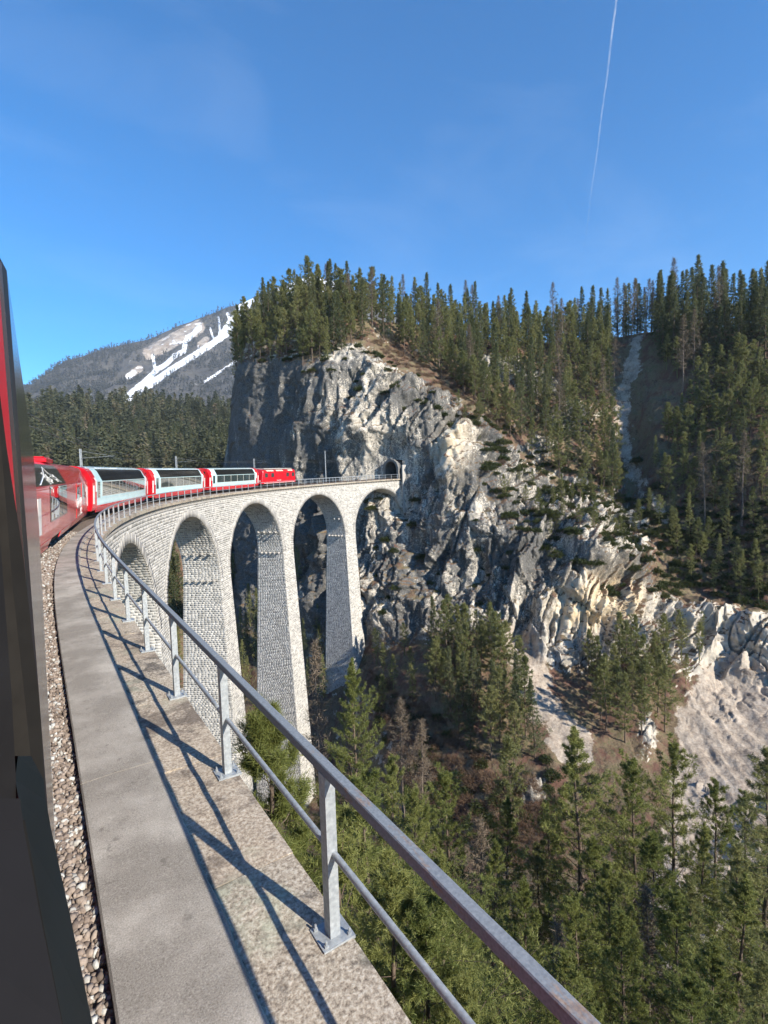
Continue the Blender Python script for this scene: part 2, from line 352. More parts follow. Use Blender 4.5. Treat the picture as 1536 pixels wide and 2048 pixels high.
    rock = np.clip(rock+outc*.9, 0, 1)
    wv = 38*fbm(Q/9., 4, 87)+20*fbm(Q/3., 3, 88)
    def near_line(pts, wd):
        d = np.full(len(px), 1e9)
        for (x0, y0), (x1, y1) in zip(pts[:-1], pts[1:]):
            t = np.clip(((px-x0)*(x1-x0)+(py-y0)*(y1-y0))/((x1-x0)**2+(y1-y0)**2), 0, 1); d = np.minimum(d, np.hypot(px-x0-t*(x1-x0), py-y0-t*(y1-y0)))
        d = d+wv*wd*.03
        return 1-sstep(wd*.5, wd*1.3, d)
    Rr = R.ravel(); ahead = (P2.reshape(-1, 3)-CAM)@_F > 40
    scree = near_line([(1275, 690), (1262, 740), (1245, 800), (1240, 850), (1258, 920), (1285, 985)], 15)*(Rr < 7)*.72+near_line([(1265, 690), (1262, 730)], 26)*(Rr < 7)*.4
    scree += near_line([(1290, 960), (1330, 1040)], 8)*(Rr < 7)*.7
    scree += near_line([(1050, 1290), (1085, 1390), (1140, 1500)], 34)*(Rr > 7.3)*.85
    tri = sstep(0, 30, (px-1305)+(py-1640)*.25+wv)*sstep(1290, 1420, py+(1536-px)*.12+wv*1.3)*(Rr > 7.4)*(Rr < 10.6)
    scree = np.clip(scree+tri, 0, 1)*ahead
    P2 = P2.reshape(-1, 3); stk = fbm(np.stack([(Q[:, 0]-Q[:, 1])/3.0, Q[:, 2]/22., (Q[:, 0]+Q[:, 1])/22.], -1), 4, 101); P2 += n.reshape(-1, 3)*(tri*(.5*stk+.45*facets(Q/2.2, 111)*sstep(.0, .35, fbm(Q/11., 2, 121))))[:, None]; P2 = P2.reshape(NR, NC, 3)
    rock = rock*(1-.35*tri)
    och = 1.0*blob(1190, 1205, 70, 40)+1.0*blob(1240, 1190, 18, 40)+.55*blob(905, 915, 22, 50)+.5*blob(1150, 1240, 40, 30)
    och = np.clip(och*1.3, 0, 1)*rkf
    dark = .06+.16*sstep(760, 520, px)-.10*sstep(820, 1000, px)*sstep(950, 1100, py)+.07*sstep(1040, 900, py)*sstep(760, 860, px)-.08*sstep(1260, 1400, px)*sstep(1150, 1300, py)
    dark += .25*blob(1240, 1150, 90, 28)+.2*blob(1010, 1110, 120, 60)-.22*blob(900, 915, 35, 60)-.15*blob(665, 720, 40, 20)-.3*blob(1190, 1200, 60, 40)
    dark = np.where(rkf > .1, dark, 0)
    # hole for the tunnel
    ax = [arc(s, -2.97, 2.3) for s in np.arange(140, 176, 1.0)]; kill = np.zeros(len(Q), bool); Pf = P2.reshape(-1, 3)
    for c in ax: kill |= (np.hypot(Pf[:, 0]-c[0], Pf[:, 1]-c[1]) < 2.55) & (np.abs(Pf[:, 2]-c[2]) < 2.7)
    F = grid_faces(NR, NC); F = F[~kill[F].all(1)]
    c = Pf[F].mean(1)[:1]; a, b = Pf[F[:, 1]]-Pf[F[:, 0]], Pf[F[:, 2]]-Pf[F[:, 0]]; nn = np.cross(a, b)
    if np.median((nn*n.reshape(-1, 3)[F[:, 0]]).sum(1)) < 0: F = F[:, ::-1]
    me = mesh_np('hillside', Pf, F, M['terrain'], smooth=False)
    ca = me.color_attributes.new('mask', 'FLOAT_COLOR', 'POINT')
    ca.data.foreach_set('color', np.stack([rock, scree, och, np.ones_like(rock)], -1).astype(np.float32).ravel())
    da = me.attributes.new('dark', 'FLOAT', 'POINT'); da.data.foreach_set('value', dark.astype(np.float32))
    o = link('hillside', me); tag(o, 'limestone cliff and wooded valley slopes round the viaduct', kind='structure')
    return dict(P=Pf, px=px, py=py, rock=rock, scree=scree, R=Rr, nz=nz, shape=(NR, NC), F=F)
T = build_terrain()
from mathutils.bvhtree import BVHTree
_bvh = BVHTree.FromPolygons(T['P'].tolist(), T['F'].tolist())
def ground(x, y, ztop=400.):
    h = _bvh.ray_cast(Vector((x, y, ztop)), Vector((0, 0, -1)));  return h[0].z if h[0] is not None else None
def seen_on_ground(px, py):
    d = ray(px, py); h = _bvh.ray_cast(Vector(CAM), Vector(d).normalized()); return np.array(h[0]) if h[0] is not None else None
# ------------------------------------------------------------------ viaduct
def m_stone(name, cols, rough=.9):
    m = Mat(name); r = m.island(); nz = m.noise(2.5, 3, .7)
    c = m.ramp(r, cols); m.col(m.mix(m.fr(nz, .25, .75), m.mix(.28, c, (.06, .06, .06)), c)).set(Roughness=rough); m.b.inputs['Specular IOR Level'].default_value = .2
    m.bump(m.noise(14, 3, .7), .6, .03); return m.m
M['masonry'] = m_stone('limestone_blocks', [(0, (.22, .215, .20)), (.3, (.32, .31, .29)), (.65, (.41, .395, .37)), (1, (.52, .50, .465))])
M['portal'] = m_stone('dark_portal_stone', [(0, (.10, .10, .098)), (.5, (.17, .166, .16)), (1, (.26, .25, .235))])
M['ashlar'] = m_stone('cut_limestone', [(0, (.33, .32, .30)), (.6, (.43, .41, .38)), (1, (.52, .50, .46))])
M['mortar'] = m_plain('lime_mortar', (.64, .62, .575), .95, var=.15, scale=1.5, bump=.4, spec=.2)
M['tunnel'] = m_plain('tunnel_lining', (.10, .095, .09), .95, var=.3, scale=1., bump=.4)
def m_coping():
    m = Mat('weathered_coping_granite'); a = m.noise(1.1, 5, .65); b = m.noise(34, 5, .7); c = m.noise(5, 4, .7); r = m.objrand()
    base = m.ramp(b, [(.30, (.085, .072, .06)), (.43, (.25, .21, .165)), (.55, (.41, .36, .29)), (.7, (.57, .53, .46))])
    dark = m.ramp(b, [(.3, (.035, .032, .03)), (.7, (.12, .11, .10))]); lich = m.ramp(b, [(.35, (.26, .25, .19)), (.65, (.46, .46, .36))])
    x = m.mix(m.math('MULTIPLY', m.fr(m.math('ADD', a, m.math('MULTIPLY', m.math('SUBTRACT', c, .5), .9)), .50, .66), .85), base, dark)
    x = m.mix(m.math('MULTIPLY', m.fr(m.noise(.8, 3), .52, .62), m.fr(c, .4, .6)), x, lich)
    x = m.mix(m.math('MULTIPLY', r, .25), x, (.36, .27, .2))
    m.col(x).set(Roughness=.95); m.b.inputs['Specular IOR Level'].default_value = .15
    m.bump(m.math('ADD', m.math('MULTIPLY', b, 1.), m.math('MULTIPLY', c, .8)), .55, .014); return m.m
M['coping'] = m_coping()
def m_concrete():
    m = Mat('worn_concrete'); a = m.noise(90, 3, .7); b = m.noise(1.3, 4, .6); c = m.noise(7, 4)
    x = m.ramp(a, [(.25, (.12, .108, .094)), (.45, (.29, .265, .232)), (.60, (.39, .36, .318)), (.8, (.62, .58, .52))])
    x = m.mix(m.fr(b, .42, .7), m.mix(.42, x, (.08, .07, .06)), m.mix(.35, x, (.46, .43, .385)))
    x = m.mix(m.math('MULTIPLY', m.fr(c, .62, .7), .5), x, (.09, .08, .07))
    m.col(x).set(Roughness=.92); m.b.inputs['Specular IOR Level'].default_value = .2
    m.bump(m.math('ADD', a, m.math('MULTIPLY', c, .5)), .5, .006); return m.m
M['concrete'] = m_concrete()

SP, C0, ZC, RA = 23.816, 44.72, -2.227, 10.0
ZS = ZC-RA; S_END = 147.6; RING = .78; TOPZ = -.62
def in_off(z): return -.36+.05*np.maximum(0, -z-10)
def out_off(z): return -5.62-.05*np.maximum(0, -z-8)
def half_w(z, r=RA):                   # half width of the masonry about a pier's axis at height z
    z = np.asarray(z, float)
    a = SP/2-np.sqrt(np.maximum(0, r*r-(np.maximum(z, ZS)-ZS)**2)); return np.where(z > ZS+r, SP/2, a)+.015*np.maximum(0, ZS-z)
piers = [C0+(k-.5)*SP for k in range(-1, 6)]        # the last one is inside the cliff
ZB = -76.
viaduct = empty('viaduct', tuple(arc(75., -3., 0.)))
tag(viaduct, 'tall curved limestone railway viaduct with high round arches', 'viaduct')
INV = Matrix.Translation(viaduct.location).inverted(); VL = np.array(viaduct.location)
def vpart(name, V, F, mat, kind=None, smooth=False):
    o = link(name, mesh_np(name, V-VL, F, mat, smooth), viaduct)
    if kind: o['kind'] = kind
    return o
# backing (mortar) surfaces, one core per bay
def core(k):
    sp = piers[k]; V = []; F = []; n = 0
    zs = np.concatenate([np.linspace(ZB, ZS, 12), ZS+RA*np.sin(np.linspace(0, math.pi/2, 22))[1:], [TOPZ]])
    u = np.linspace(-1, 1, 9)
    def addgrid(P, flip=False):
        nonlocal n
        V.append(P.reshape(-1, 3)); F.append(grid_faces(P.shape[0], P.shape[1], flip)+n); n += P.shape[0]*P.shape[1]
    hw = half_w(zs)
    S = np.clip(sp+hw[:, None]*u[None, :], -40, S_END+2)
    addgrid(arc(S, in_off(zs)[:, None]-.02, zs[:, None]))
    addgrid(arc(S, out_off(zs)[:, None], zs[:, None]), True)
    zz = zs[:-1]; ofr = np.linspace(0, 1, 5)
    for sg in (-1, 1):
        s = np.clip(sp+sg*(half_w(zz)-.02), -40, S_END+2); off = (in_off(zz)-.02)[:, None]*(1-ofr)+out_off(zz)[:, None]*ofr
        addgrid(arc(np.broadcast_to(s[:, None], off.shape), off, np.broadcast_to(zz[:, None], off.shape)), sg < 0)
    vpart('pier_core', np.concatenate(V), np.concatenate(F), M['mortar'])
for k in range(len(piers)-1): core(k)
core(len(piers)-1)
# stones
stones = []                            # list of (8,3) arrays
def hwp(z, r=RA):
    if z > ZS+r: return SP/2
    return SP/2-math.sqrt(max(0, r*r-(max(z, ZS)-ZS)**2))+.015*max(0, ZS-z)
def ino(z): return -.36+.05*max(0, -z-10)
def outo(z): return -5.62-.05*max(0, -z-8)
def wall_stones(k, mode):
    sp = piers[k]; z = TOPZ; rg = random.Random(100+k*7+len(mode)); out = []; U = rg.uniform; s_end = S_END; reg = mode == 'side'
    while z > ZB+1:
        h = U(.26, .33) if reg else U(.22, .35); zm = z-h/2
        if mode == 'face':
            w = hwp(zm, RA+RING) if zm > ZS-.2 else hwp(zm); a, b = sp-w, min(sp+w, s_end)
        else:
            a, b = outo(zm), ino(zm)
            if zm > ZS+9.3: z -= h; continue
        x = a
        if b-a > .3:
            while x < b-.05:
                l = U(.42, .62) if reg else U(.34, .66)
                if b-x-l < .25: l = b-x
                j = .03; d = U(.004, .014) if reg else U(.005, .020); ins = U(.006, .016)
                x0, x1, z0, z1 = x+j, x+l-j, z-h+j, z-j; t = [U(-.008, .008) if reg else U(-.014, .014) for _ in range(8)]
                c = ((x0, z0), (x1, z0), (x1, z1), (x0, z1)); c2 = ((x0+ins+t[0], z0+ins), (x1-ins, z0+ins+t[1]), (x1-ins+t[2], z1-ins), (x0+ins, z1-ins+t[3]))
                if mode == 'face':
                    out.append([(s_, ino(zz)-.03, zz) for s_, zz in c]+[(s_, ino(zz)+max(.008, d+t[4+q]*.5), zz) for q, (s_, zz) in enumerate(c2)])
                else:
                    P = [(sp-hwp(zz)+.02, o_, zz) for o_, zz in c]+[(sp-hwp(zz)-max(.003, d), o_, zz) for q, (o_, zz) in enumerate(c2)]
                    out.append([P[i] for i in (1, 0, 3, 2, 5, 4, 7, 6)])
                x += l
        z -= h
    A = np.array(out); return arc(A[..., 0], A[..., 1], A[..., 2])
def ring_stones(k):
    c = C0+(k)*SP; out = []; rg = np.random.default_rng(50+k); a = 0.0
    while a < math.pi:
        da = rg.uniform(.028, .045); b = min(a+da, math.pi); dr = RING+rg.uniform(-.06, .14); j = .0012; d = rg.uniform(.05, .11)
        pr = [(a+j, RA), (b-j, RA), (b-j, RA+dr), (a+j, RA+dr)]; P = []
        for lay in (0, 1):
            for (t, r) in pr:
                s = c-r*math.cos(t); z = ZS+r*math.sin(t); P.append(arc(min(s, S_END+1), float(in_off(z))+(-.03 if lay == 0 else d), z))
        P = np.array(P); out.append(P[[3, 2, 1, 0, 7, 6, 5, 4]]); a = b
    return np.array(out)
AL = {}
for k in range(len(piers)):
    A = wall_stones(k, 'face'); AL['f%d' % k] = A
    if k < len(piers)-1: AL['s%d' % k] = wall_stones(k, 'side')
for k in range(-1, 5): AL['r%d' % k] = ring_stones(k)
# the stones that show largest are single objects, the rest one part per bay
allP = np.concatenate(list(AL.values())); key = np.concatenate([[n]*len(a) for n, a in AL.items()])
cen = allP[:, 4:8].mean(1); px, py, dep = topx(cen); q = np.stack(topx(allP[:, 4:8].reshape(-1, 3))[:2], -1).reshape(-1, 4, 2)
area = .5*np.abs((q[:, 2, 0]-q[:, 0, 0])*(q[:, 3, 1]-q[:, 1, 1])-(q[:, 2, 1]-q[:, 0, 1])*(q[:, 3, 0]-q[:, 1, 0]))
edge_x = np.interp(py, [1060, 1090, 1150, 1200, 1250, 1300, 1350, 1500, 1700], [205, 215, 245, 275, 300, 335, 365, 455, 600])  # behind the railing's own deck: hidden
vis = (dep > 5) & (px > edge_x) & (px < 820) & (py > 900) & (py < 1640)
order = np.argsort(-np.where(vis, area, -1)); single = np.zeros(len(allP), bool); single[order[:290]] = True; single &= vis
for i in np.where(single)[0]:
    V, F = hexas(allP[i:i+1]); o = vpart('stone', V, F, M['ashlar'] if key[i][0] == 'r' else M['masonry'])
for n in AL:
    A = allP[(key == n) & ~single]
    c = A[:, 4:8].mean(1); x_, y_, d_ = topx(c); A = A[(d_ > 3) & (x_ > -150) & (x_ < 1000) & (y_ < 2500)]
    if len(A):
        V, F = hexas(A); vpart('masonry', V, F, M['ashlar'] if n[0] == 'r' else M['masonry'], 'stuff')
# corbels below the coping and on the piers
for i, s in enumerate(np.arange(1.0, S_END-.5, .95)):
    b = MB(); w = .19; P = []
    for z, o1 in ((-.64, -.34), (-.285, -.06)):
        for ds, o in ((-w, -.42), (w, -.42), (w, o1), (-w, o1)): P.append(arc(s+ds, o, z)-VL)
    b.hexa(np.array(P)); b.build('corbel', M['ashlar'], viaduct)
for k in range(1, len(piers)-1):
    for z in (ZS-.15, ZS+3.9):
        for o in np.linspace(-1.2, -4.9, 5 if z < ZS else 4):
            s = piers[k]-float(half_w(z)); b = MB(); P = []
            for zz, dd in ((z-.13, .55), (z+.13, .7)):
                for ds, do in ((.1, -.12), (.1, .12), (-dd, .12), (-dd, -.12)): P.append(arc(s+ds, o+do, zz)-VL)
            b.hexa(np.array(P)); b.build('corbel', M['ashlar'], viaduct)
# string course under the corbels, deck slab
def sweep(ss, prof, name, mat, parent=viaduct, closed=True):
    """prof: list of (off, z) swept along s"""
    n = len(prof); P = np.stack([arc(ss, o, z) for o, z in prof], 1)-VL; m = len(ss)
    F = [(i*n+j, i*n+(j+1) % n, (i+1)*n+(j+1) % n, (i+1)*n+j) for i in range(m-1) for j in range(n)]
    b = MB(); b.add(P.reshape(-1, 3), F+[tuple(range(n-1, -1, -1)), tuple(range((m-1)*n, m*n))]); return b.build(name, mat, parent)
SS = np.arange(-14, S_END+.6, .8)
sweep(SS, [(-.30, -.78), (-.30, -.645), (-5.66, -.645), (-5.66, -.78)], 'string_course', M['ashlar'])
sweep(SS, [(-.72, -.60), (-.72, -.10), (-5.2, -.10), (-5.2, -.60)], 'deck', M['mortar'])
# coping stones
rg = np.random.default_rng(3); s = -8.83
while s < S_END:
    l = rg.uniform(1.55, 2.1) if s > 2 else 2.2
    if abs(s-2.17) < .01: l = 1.75
    e = min(s+l, S_END+.3); b = MB(); m = max(2, int(l/.3)); n = 6; j = .006
    ss = np.linspace(s+j, e-j, m+1); uo = np.linspace(0, 1, n); dz = rg.uniform(-.006, .006)
    top = np.array([[arc(a, -.735*u+rg.uniform(-.006, .006)*(u < .01), dz+rg.uniform(-.007, .007)-(.012 if u < .01 or (i in (0, m)) else 0)) for u in uo] for i, a in enumerate(ss)])
    bot = np.array([[arc(a, -.735*u, -.285) for u in uo] for a in ss]); V = np.concatenate([top.reshape(-1, 3), bot.reshape(-1, 3)])-VL
    o_ = (m+1)*n; F = []
    for i in range(m):
        for u in range(n-1):
            q_ = (i*n+u, i*n+u+1, (i+1)*n+u+1, (i+1)*n+u); F += [q_, tuple(o_+x for x in q_[::-1])]
    for i in range(m):
        for u in (0, n-1): F.append((i*n+u, (i+1)*n+u, o_+(i+1)*n+u, o_+i*n+u))
    for i in (0, m):
        for u in range(n-1): F.append((i*n+u, i*n+u+1, o_+i*n+u+1, o_+i*n+u))
    b.add(V, F); b.build('coping_stone', M['coping'], viaduct, smooth=False); s += l
sweep(SS, [(-5.25, -.285), (-5.25, 0.0), (-5.95, 0.0), (-5.95, -.285)], 'outer_coping', M['coping'])
# concrete kerb of the ballast trough, cast in lengths with a ragged outer lip
rg = np.random.default_rng(5); s = -6.0; k = 0
while s < S_END:
    l = 6.0; ss = np.linspace(s+.006, min(s+l, S_END+.4)-.006, 41); b = MB(); pr = [(-1.42, -.35), (-1.42, .035), (-1.405, .048), (-1.1, .056), (-.80, .05), (-.70, .042), (-.675, .0)]; n = len(pr)
    lip = fbm(np.stack([ss*2.2, ss*0, ss*0], -1), 4, 77)*.035
    P = np.array([[arc(a, o+(lp if q >= 4 else 0), z) for q, (o, z) in enumerate(pr)]+[arc(a, -.69, -.35)] for a, lp in zip(ss, lip)])-VL; n += 1
    F = [(i*n+j, i*n+j+1, (i+1)*n+j+1, (i+1)*n+j) for i in range(40) for j in range(n-1)]+[tuple(range(n)), tuple(range(40*n, 41*n))]
    b.add(P.reshape(-1, 3), F); b.build('kerb', M['concrete'], viaduct); s += l
sweep(SS, [(-4.55, -.35), (-4.55, .05), (-5.22, .05), (-5.22, -.35)], 'outer_kerb', M['concrete'])

# ------------------------------------------------------------------ track: ballast, sleepers, rails
def m_ballast():
    m = Mat('ballast_stone'); r = m.island(); nz = m.noise(60, 3, .6)
    c = m.ramp(r, [(0, (.11, .085, .07)), (.3, (.21, .165, .135)), (.55, (.28, .225, .185)), (.78, (.35, .29, .245)), (.86, (.38, .37, .345)), (.95, (.50, .51, .49)), (1, (.60, .60, .57))])
    m.col(m.mix(m.fr(nz, .3, .7), m.mix(.4, c, (.05, .04, .035)), c)).set(Roughness=.9); m.bump(nz, .5, .004); return m.m
M['ballast'] = m_ballast(); M['bed'] = m_plain('ballast_bed', (.17, .135, .11), .95, var=.35, scale=14, bump=.9, spec=.15)
M['sleeper'] = m_plain('steel_sleeper', (.12, .075, .05), .7, .3, scale=5); M['rail'] = m_plain('rail_steel', (.16, .11, .085), .45, .7, scale=3)
def bedz(o): return -.05+.10*sstep(-1.42, -2.1, o)
ss = np.arange(-12, S_END+30, .5); oo = np.linspace(-1.42, -4.55, 14); P = np.array([[arc(a, o, float(min(bedz(o), bedz(-5.97-o)))-.03) for o in oo] for a in ss])
bed = link('ballast_bed', mesh_np('ballast_bed', P.reshape(-1, 3), grid_faces(len(ss), 14), M['bed'])); tag(bed, 'stone ballast bed carrying the track across the viaduct', kind='structure')
def rock_proto(rg):
    b = bmesh.new(); bmesh.ops.create_icosphere(b, subdivisions=1, radius=1); V = np.array([v.co[:] for v in b.verts]); b.free()
    pts = V*rg.uniform(.55, 1.1, (len(V), 1)); 
    for _ in range(4):                 # knock flat facets
        d = rg.normal(size=3); d /= np.linalg.norm(d); h = pts@d; c = rg.uniform(.45, .7); pts -= np.outer(np.maximum(0, h-c), d)
    return pts
b = bmesh.new(); bmesh.ops.create_icosphere(b, subdivisions=1, radius=1); ICO = np.array([[v.index for v in f.verts] for f in b.faces]); b.free()
rg = np.random.default_rng(21); protos = [rock_proto(rg) for _ in range(14)]; Vs = []; Fs = []; n = 0
for a0, a1, o0, o1, num, sz in ((1.2, 6, -1.95, -1.40, 4300, .035), (6, 14, -2.1, -1.40, 5200, .036), (14, 34, -2.3, -1.41, 4200, .048)):
    for _ in range(num):
        a = rg.uniform(a0, a1); o = rg.uniform(o0, o1); p = protos[rg.integers(14)]*rg.uniform(.6, 1.25, 3)*sz*rg.choice([.7, 1, 1.15, 1.4])
        A = np.array(Matrix.Rotation(rg.uniform(0, 6.3), 3, Vector(rg.normal(size=3)).normalized()))
        Vs.append(p@A.T+arc(a, o, float(bedz(o))+rg.uniform(-.03, .012))); Fs.append(ICO+n); n += len(p)
bs = link('ballast_stones', mesh_np('ballast_stones', np.concatenate(Vs), np.concatenate(Fs), M['ballast'])); tag(bs, 'loose brown and white ballast stones beside the concrete kerb', 'ballast', kind='stuff')
TRK = -2.97; RAILZ = .22
for sg in (-.53, .53):
    pr = [(TRK+sg-.055, RAILZ-.13), (TRK+sg-.055, RAILZ-.115), (TRK+sg-.012, RAILZ-.10), (TRK+sg-.012, RAILZ-.035), (TRK+sg-.032, RAILZ-.03), (TRK+sg-.032, RAILZ), (TRK+sg+.032, RAILZ), (TRK+sg+.032, RAILZ-.03), (TRK+sg+.012, RAILZ-.035), (TRK+sg+.012, RAILZ-.10), (TRK+sg+.055, RAILZ-.115), (TRK+sg+.055, RAILZ-.13)]
    o = sweep(np.arange(-12, S_END+30, .8), pr, 'rail', M['rail'], None); o.location = VL
    tag(o, ('inner' if sg > 0 else 'outer')+' steel rail of the curved metre gauge track', 'rail')
for i, s in enumerate(np.arange(108.5, 166, 1.0)):      # only where the track shows beyond the engine
    h = heading(s); b = MB(); b.box(-.95, .95, -.11, .11, -.12, .0); c = arc(s, TRK, RAILZ-.135); o = b.build('sleeper', M['sleeper']); o.location = c; o.rotation_euler = (0, 0, -h)
    tag(o, 'brown sleeper of the bare track between engine and tunnel', 'sleeper', 'sleepers of the bare track')

# ------------------------------------------------------------------ tunnel portal
por = empty('tunnel_portal', tuple(arc(S_END, TRK, 0))); tag(por, 'dark arched stone tunnel mouth in the cliff face', 'tunnel portal'); PL = np.array(por.location)
def tun(t, r, z0=2.5):                 # horseshoe section: (off, z)
    return (r*math.cos(t), z0+r*math.sin(t))
sec = [(2.15, -.3), (2.2, 1.2)]+[tun(t, 2.2) for t in np.linspace(0, math.pi, 15)]+[(-2.2, 1.2), (-2.15, -.3)]
P = np.array([[arc(s, TRK+o, z) for o, z in sec] for s in np.arange(S_END-.4, S_END+32, 2.)])-PL; n = len(sec)
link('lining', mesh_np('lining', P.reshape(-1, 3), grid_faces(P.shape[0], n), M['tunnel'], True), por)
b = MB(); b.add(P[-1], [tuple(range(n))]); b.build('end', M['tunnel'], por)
rg = np.random.default_rng(9)
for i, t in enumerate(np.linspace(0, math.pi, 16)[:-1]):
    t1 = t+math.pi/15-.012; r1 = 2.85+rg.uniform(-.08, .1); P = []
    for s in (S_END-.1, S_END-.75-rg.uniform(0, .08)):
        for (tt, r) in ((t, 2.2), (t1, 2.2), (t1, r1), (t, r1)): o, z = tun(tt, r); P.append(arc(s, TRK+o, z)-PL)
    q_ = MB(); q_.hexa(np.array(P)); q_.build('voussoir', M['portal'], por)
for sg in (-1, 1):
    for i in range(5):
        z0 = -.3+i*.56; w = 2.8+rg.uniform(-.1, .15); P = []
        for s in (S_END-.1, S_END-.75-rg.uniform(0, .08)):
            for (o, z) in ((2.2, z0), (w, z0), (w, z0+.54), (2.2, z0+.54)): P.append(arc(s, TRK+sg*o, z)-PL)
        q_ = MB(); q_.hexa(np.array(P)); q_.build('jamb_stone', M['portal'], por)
b = MB()
for s0, z0, z1, o0, o1 in ((S_END-.15, -9, 3.6, 3.5, 3.8),):      # squared buttress at the portal's right
    P = []
    for z in (z0, z1):
        for ds, o in ((0, o0), (1.6, o0), (1.6, o1), (0, o1)): P.append(arc(s0+ds, TRK+o, z)-PL)
    b.hexa(np.array(P))
b.build('buttress', M['masonry'], por)
# ------------------------------------------------------------------ railings
def m_galv():
    m = Mat('galvanised_steel'); a = m.noise(30, 4, .6); b = m.noise(4, 4)
    m.col(m.ramp(a, [(.3, (.24, .26, .28)), (.6, (.36, .385, .40)), (.8, (.47, .49, .50))])).set(Roughness=.5, Metallic=.3); m.bump(b, .1, .004); return m.m
def m_rust():
    m = Mat('painted_handrail_with_rust'); a = m.noise(9, 5, .7, vec=(1, .35, 1)); b = m.noise(60, 4); nrm = m.n('ShaderNodeNewGeometry')
    near = m.n('ShaderNodeSeparateXYZ'); m.l(m.tc.outputs['Object'], near.inputs[0])
    wear = m.math('ADD', a, m.math('MULTIPLY', m.fr(near.outputs['Y'], 5.6, 4.6), .16))
    c = m.mix(m.fr(wear, .68, .80), m.ramp(b, [(.3, (.13, .15, .175)), (.7, (.22, .245, .27))]), m.ramp(b, [(.3, (.15, .085, .05)), (.7, (.31, .20, .125))]))
    m.col(c).set(Roughness=.7, Metallic=.0); return m.m
M['galv'] = m_galv(); M['handrail'] = m_rust()
POST_S0, POST_SP, POST_H = 3.037, 2.351, 1.205
def railing(off, s0, n, label, inner):
    rl = empty('railing', tuple(arc(s0, off, 0))); tag(rl, label, 'railing'); L0 = np.array(rl.location)
    for i in range(n):
        s = s0+i*POST_SP
        if s > S_END: break
        h = heading(s); c = arc(s, off, 0)-L0; A = np.array([[math.cos(h), math.sin(h), 0], [-math.sin(h), math.cos(h), 0], [0, 0, 1]])
        near = inner and i < 9
        b = MB(); w, t = .045, .038
        if near:                       # channel section: web to the track, two flanges
            b.box(-t, -t+.010, -w, w, .012, POST_H-.044, (A, c)); b.box(-t+.0102, t, -w, -w+.010, .012, POST_H-.044, (A, c)); b.box(-t+.0102, t, w-.010, w, .012, POST_H-.044, (A, c))
            b.box(t-.0001-.008, t-.0001, -w+.0102, w-.0102, .012, POST_H-.044, (A, c))
        else: b.box(-t, t, -w, w, .0, POST_H-.044, (A, c))
        o = b.build('post', M['galv'], rl)
        if s < 70:
            b = MB(); b.box(-.12, .12, -.11, .11, -.012, .012, (A, c)); b.build('base_plate', M['galv'], o)
        if near and i < 6:
            for bx in (-.09, .09):
                for by in (-.08, .08):
                    b = MB(); b.tube([c+A@np.array((bx, by, .012)), c+A@np.array((bx, by, .03))], .016, 6); b.tube([c+A@np.array((bx, by, .03)), c+A@np.array((bx, by, .058))], .008, 6); b.build('bolt', M['galv'], o)
    s1 = min(s0+(n-1)*POST_SP, S_END)+.4
    k = 0; a = s0-.5
    while a < s1:
        e = min(a+(4.7 if k else 3.05), s1); ss = np.arange(a+.004, e-.003, .235); ss = np.append(ss, e-.004)
        pr = [(off-.042, POST_H-.052), (off-.042, POST_H+.022), (off+.032, POST_H+.022), (off+.032, POST_H-.0)]
        pr = [(off-.034, POST_H-.045), (off-.034, POST_H+.018), (off-.028, POST_H+.024), (off+.028, POST_H+.024), (off+.034, POST_H+.018), (off+.034, POST_H-.045)]
        P = np.stack([arc(ss, o, z) for o, z in pr], 1)-L0; m, q = P.shape[:2]; b = MB()
        b.add(P.reshape(-1, 3), [(i*q+j, i*q+(j+1) % q, (i+1)*q+(j+1) % q, (i+1)*q+j) for i in range(m-1) for j in range(q)]+[tuple(range(q)), tuple(range((m-1)*q, m*q))])
        b.build('handrail', M['handrail'] if inner else M['galv'], rl)
        b = MB(); b.tube(arc(np.append(np.arange(a+.003, e-.1, .235), e-.003), off+(.015 if inner else 0), .60)-L0, .023, 10 if k < 4 else 6); b.build('mid_rail', M['galv'], rl, smooth=True)
        if inner and k < 4:
            b = MB(); b.tube(arc(np.array([e-.05, e+.05]), off+.015, .60)-L0, .0265, 10); b.build('sleeve', M['galv'], rl, smooth=True)
        a = e; k += 1
    return rl
railing(-.10, POST_S0-2*POST_SP, 64, 'grey steel railing along the inner edge of the viaduct, nearest the camera', True)
railing(-5.75, 96.0, 23, 'thin grey railing on the far edge of the viaduct by the tunnel', False)

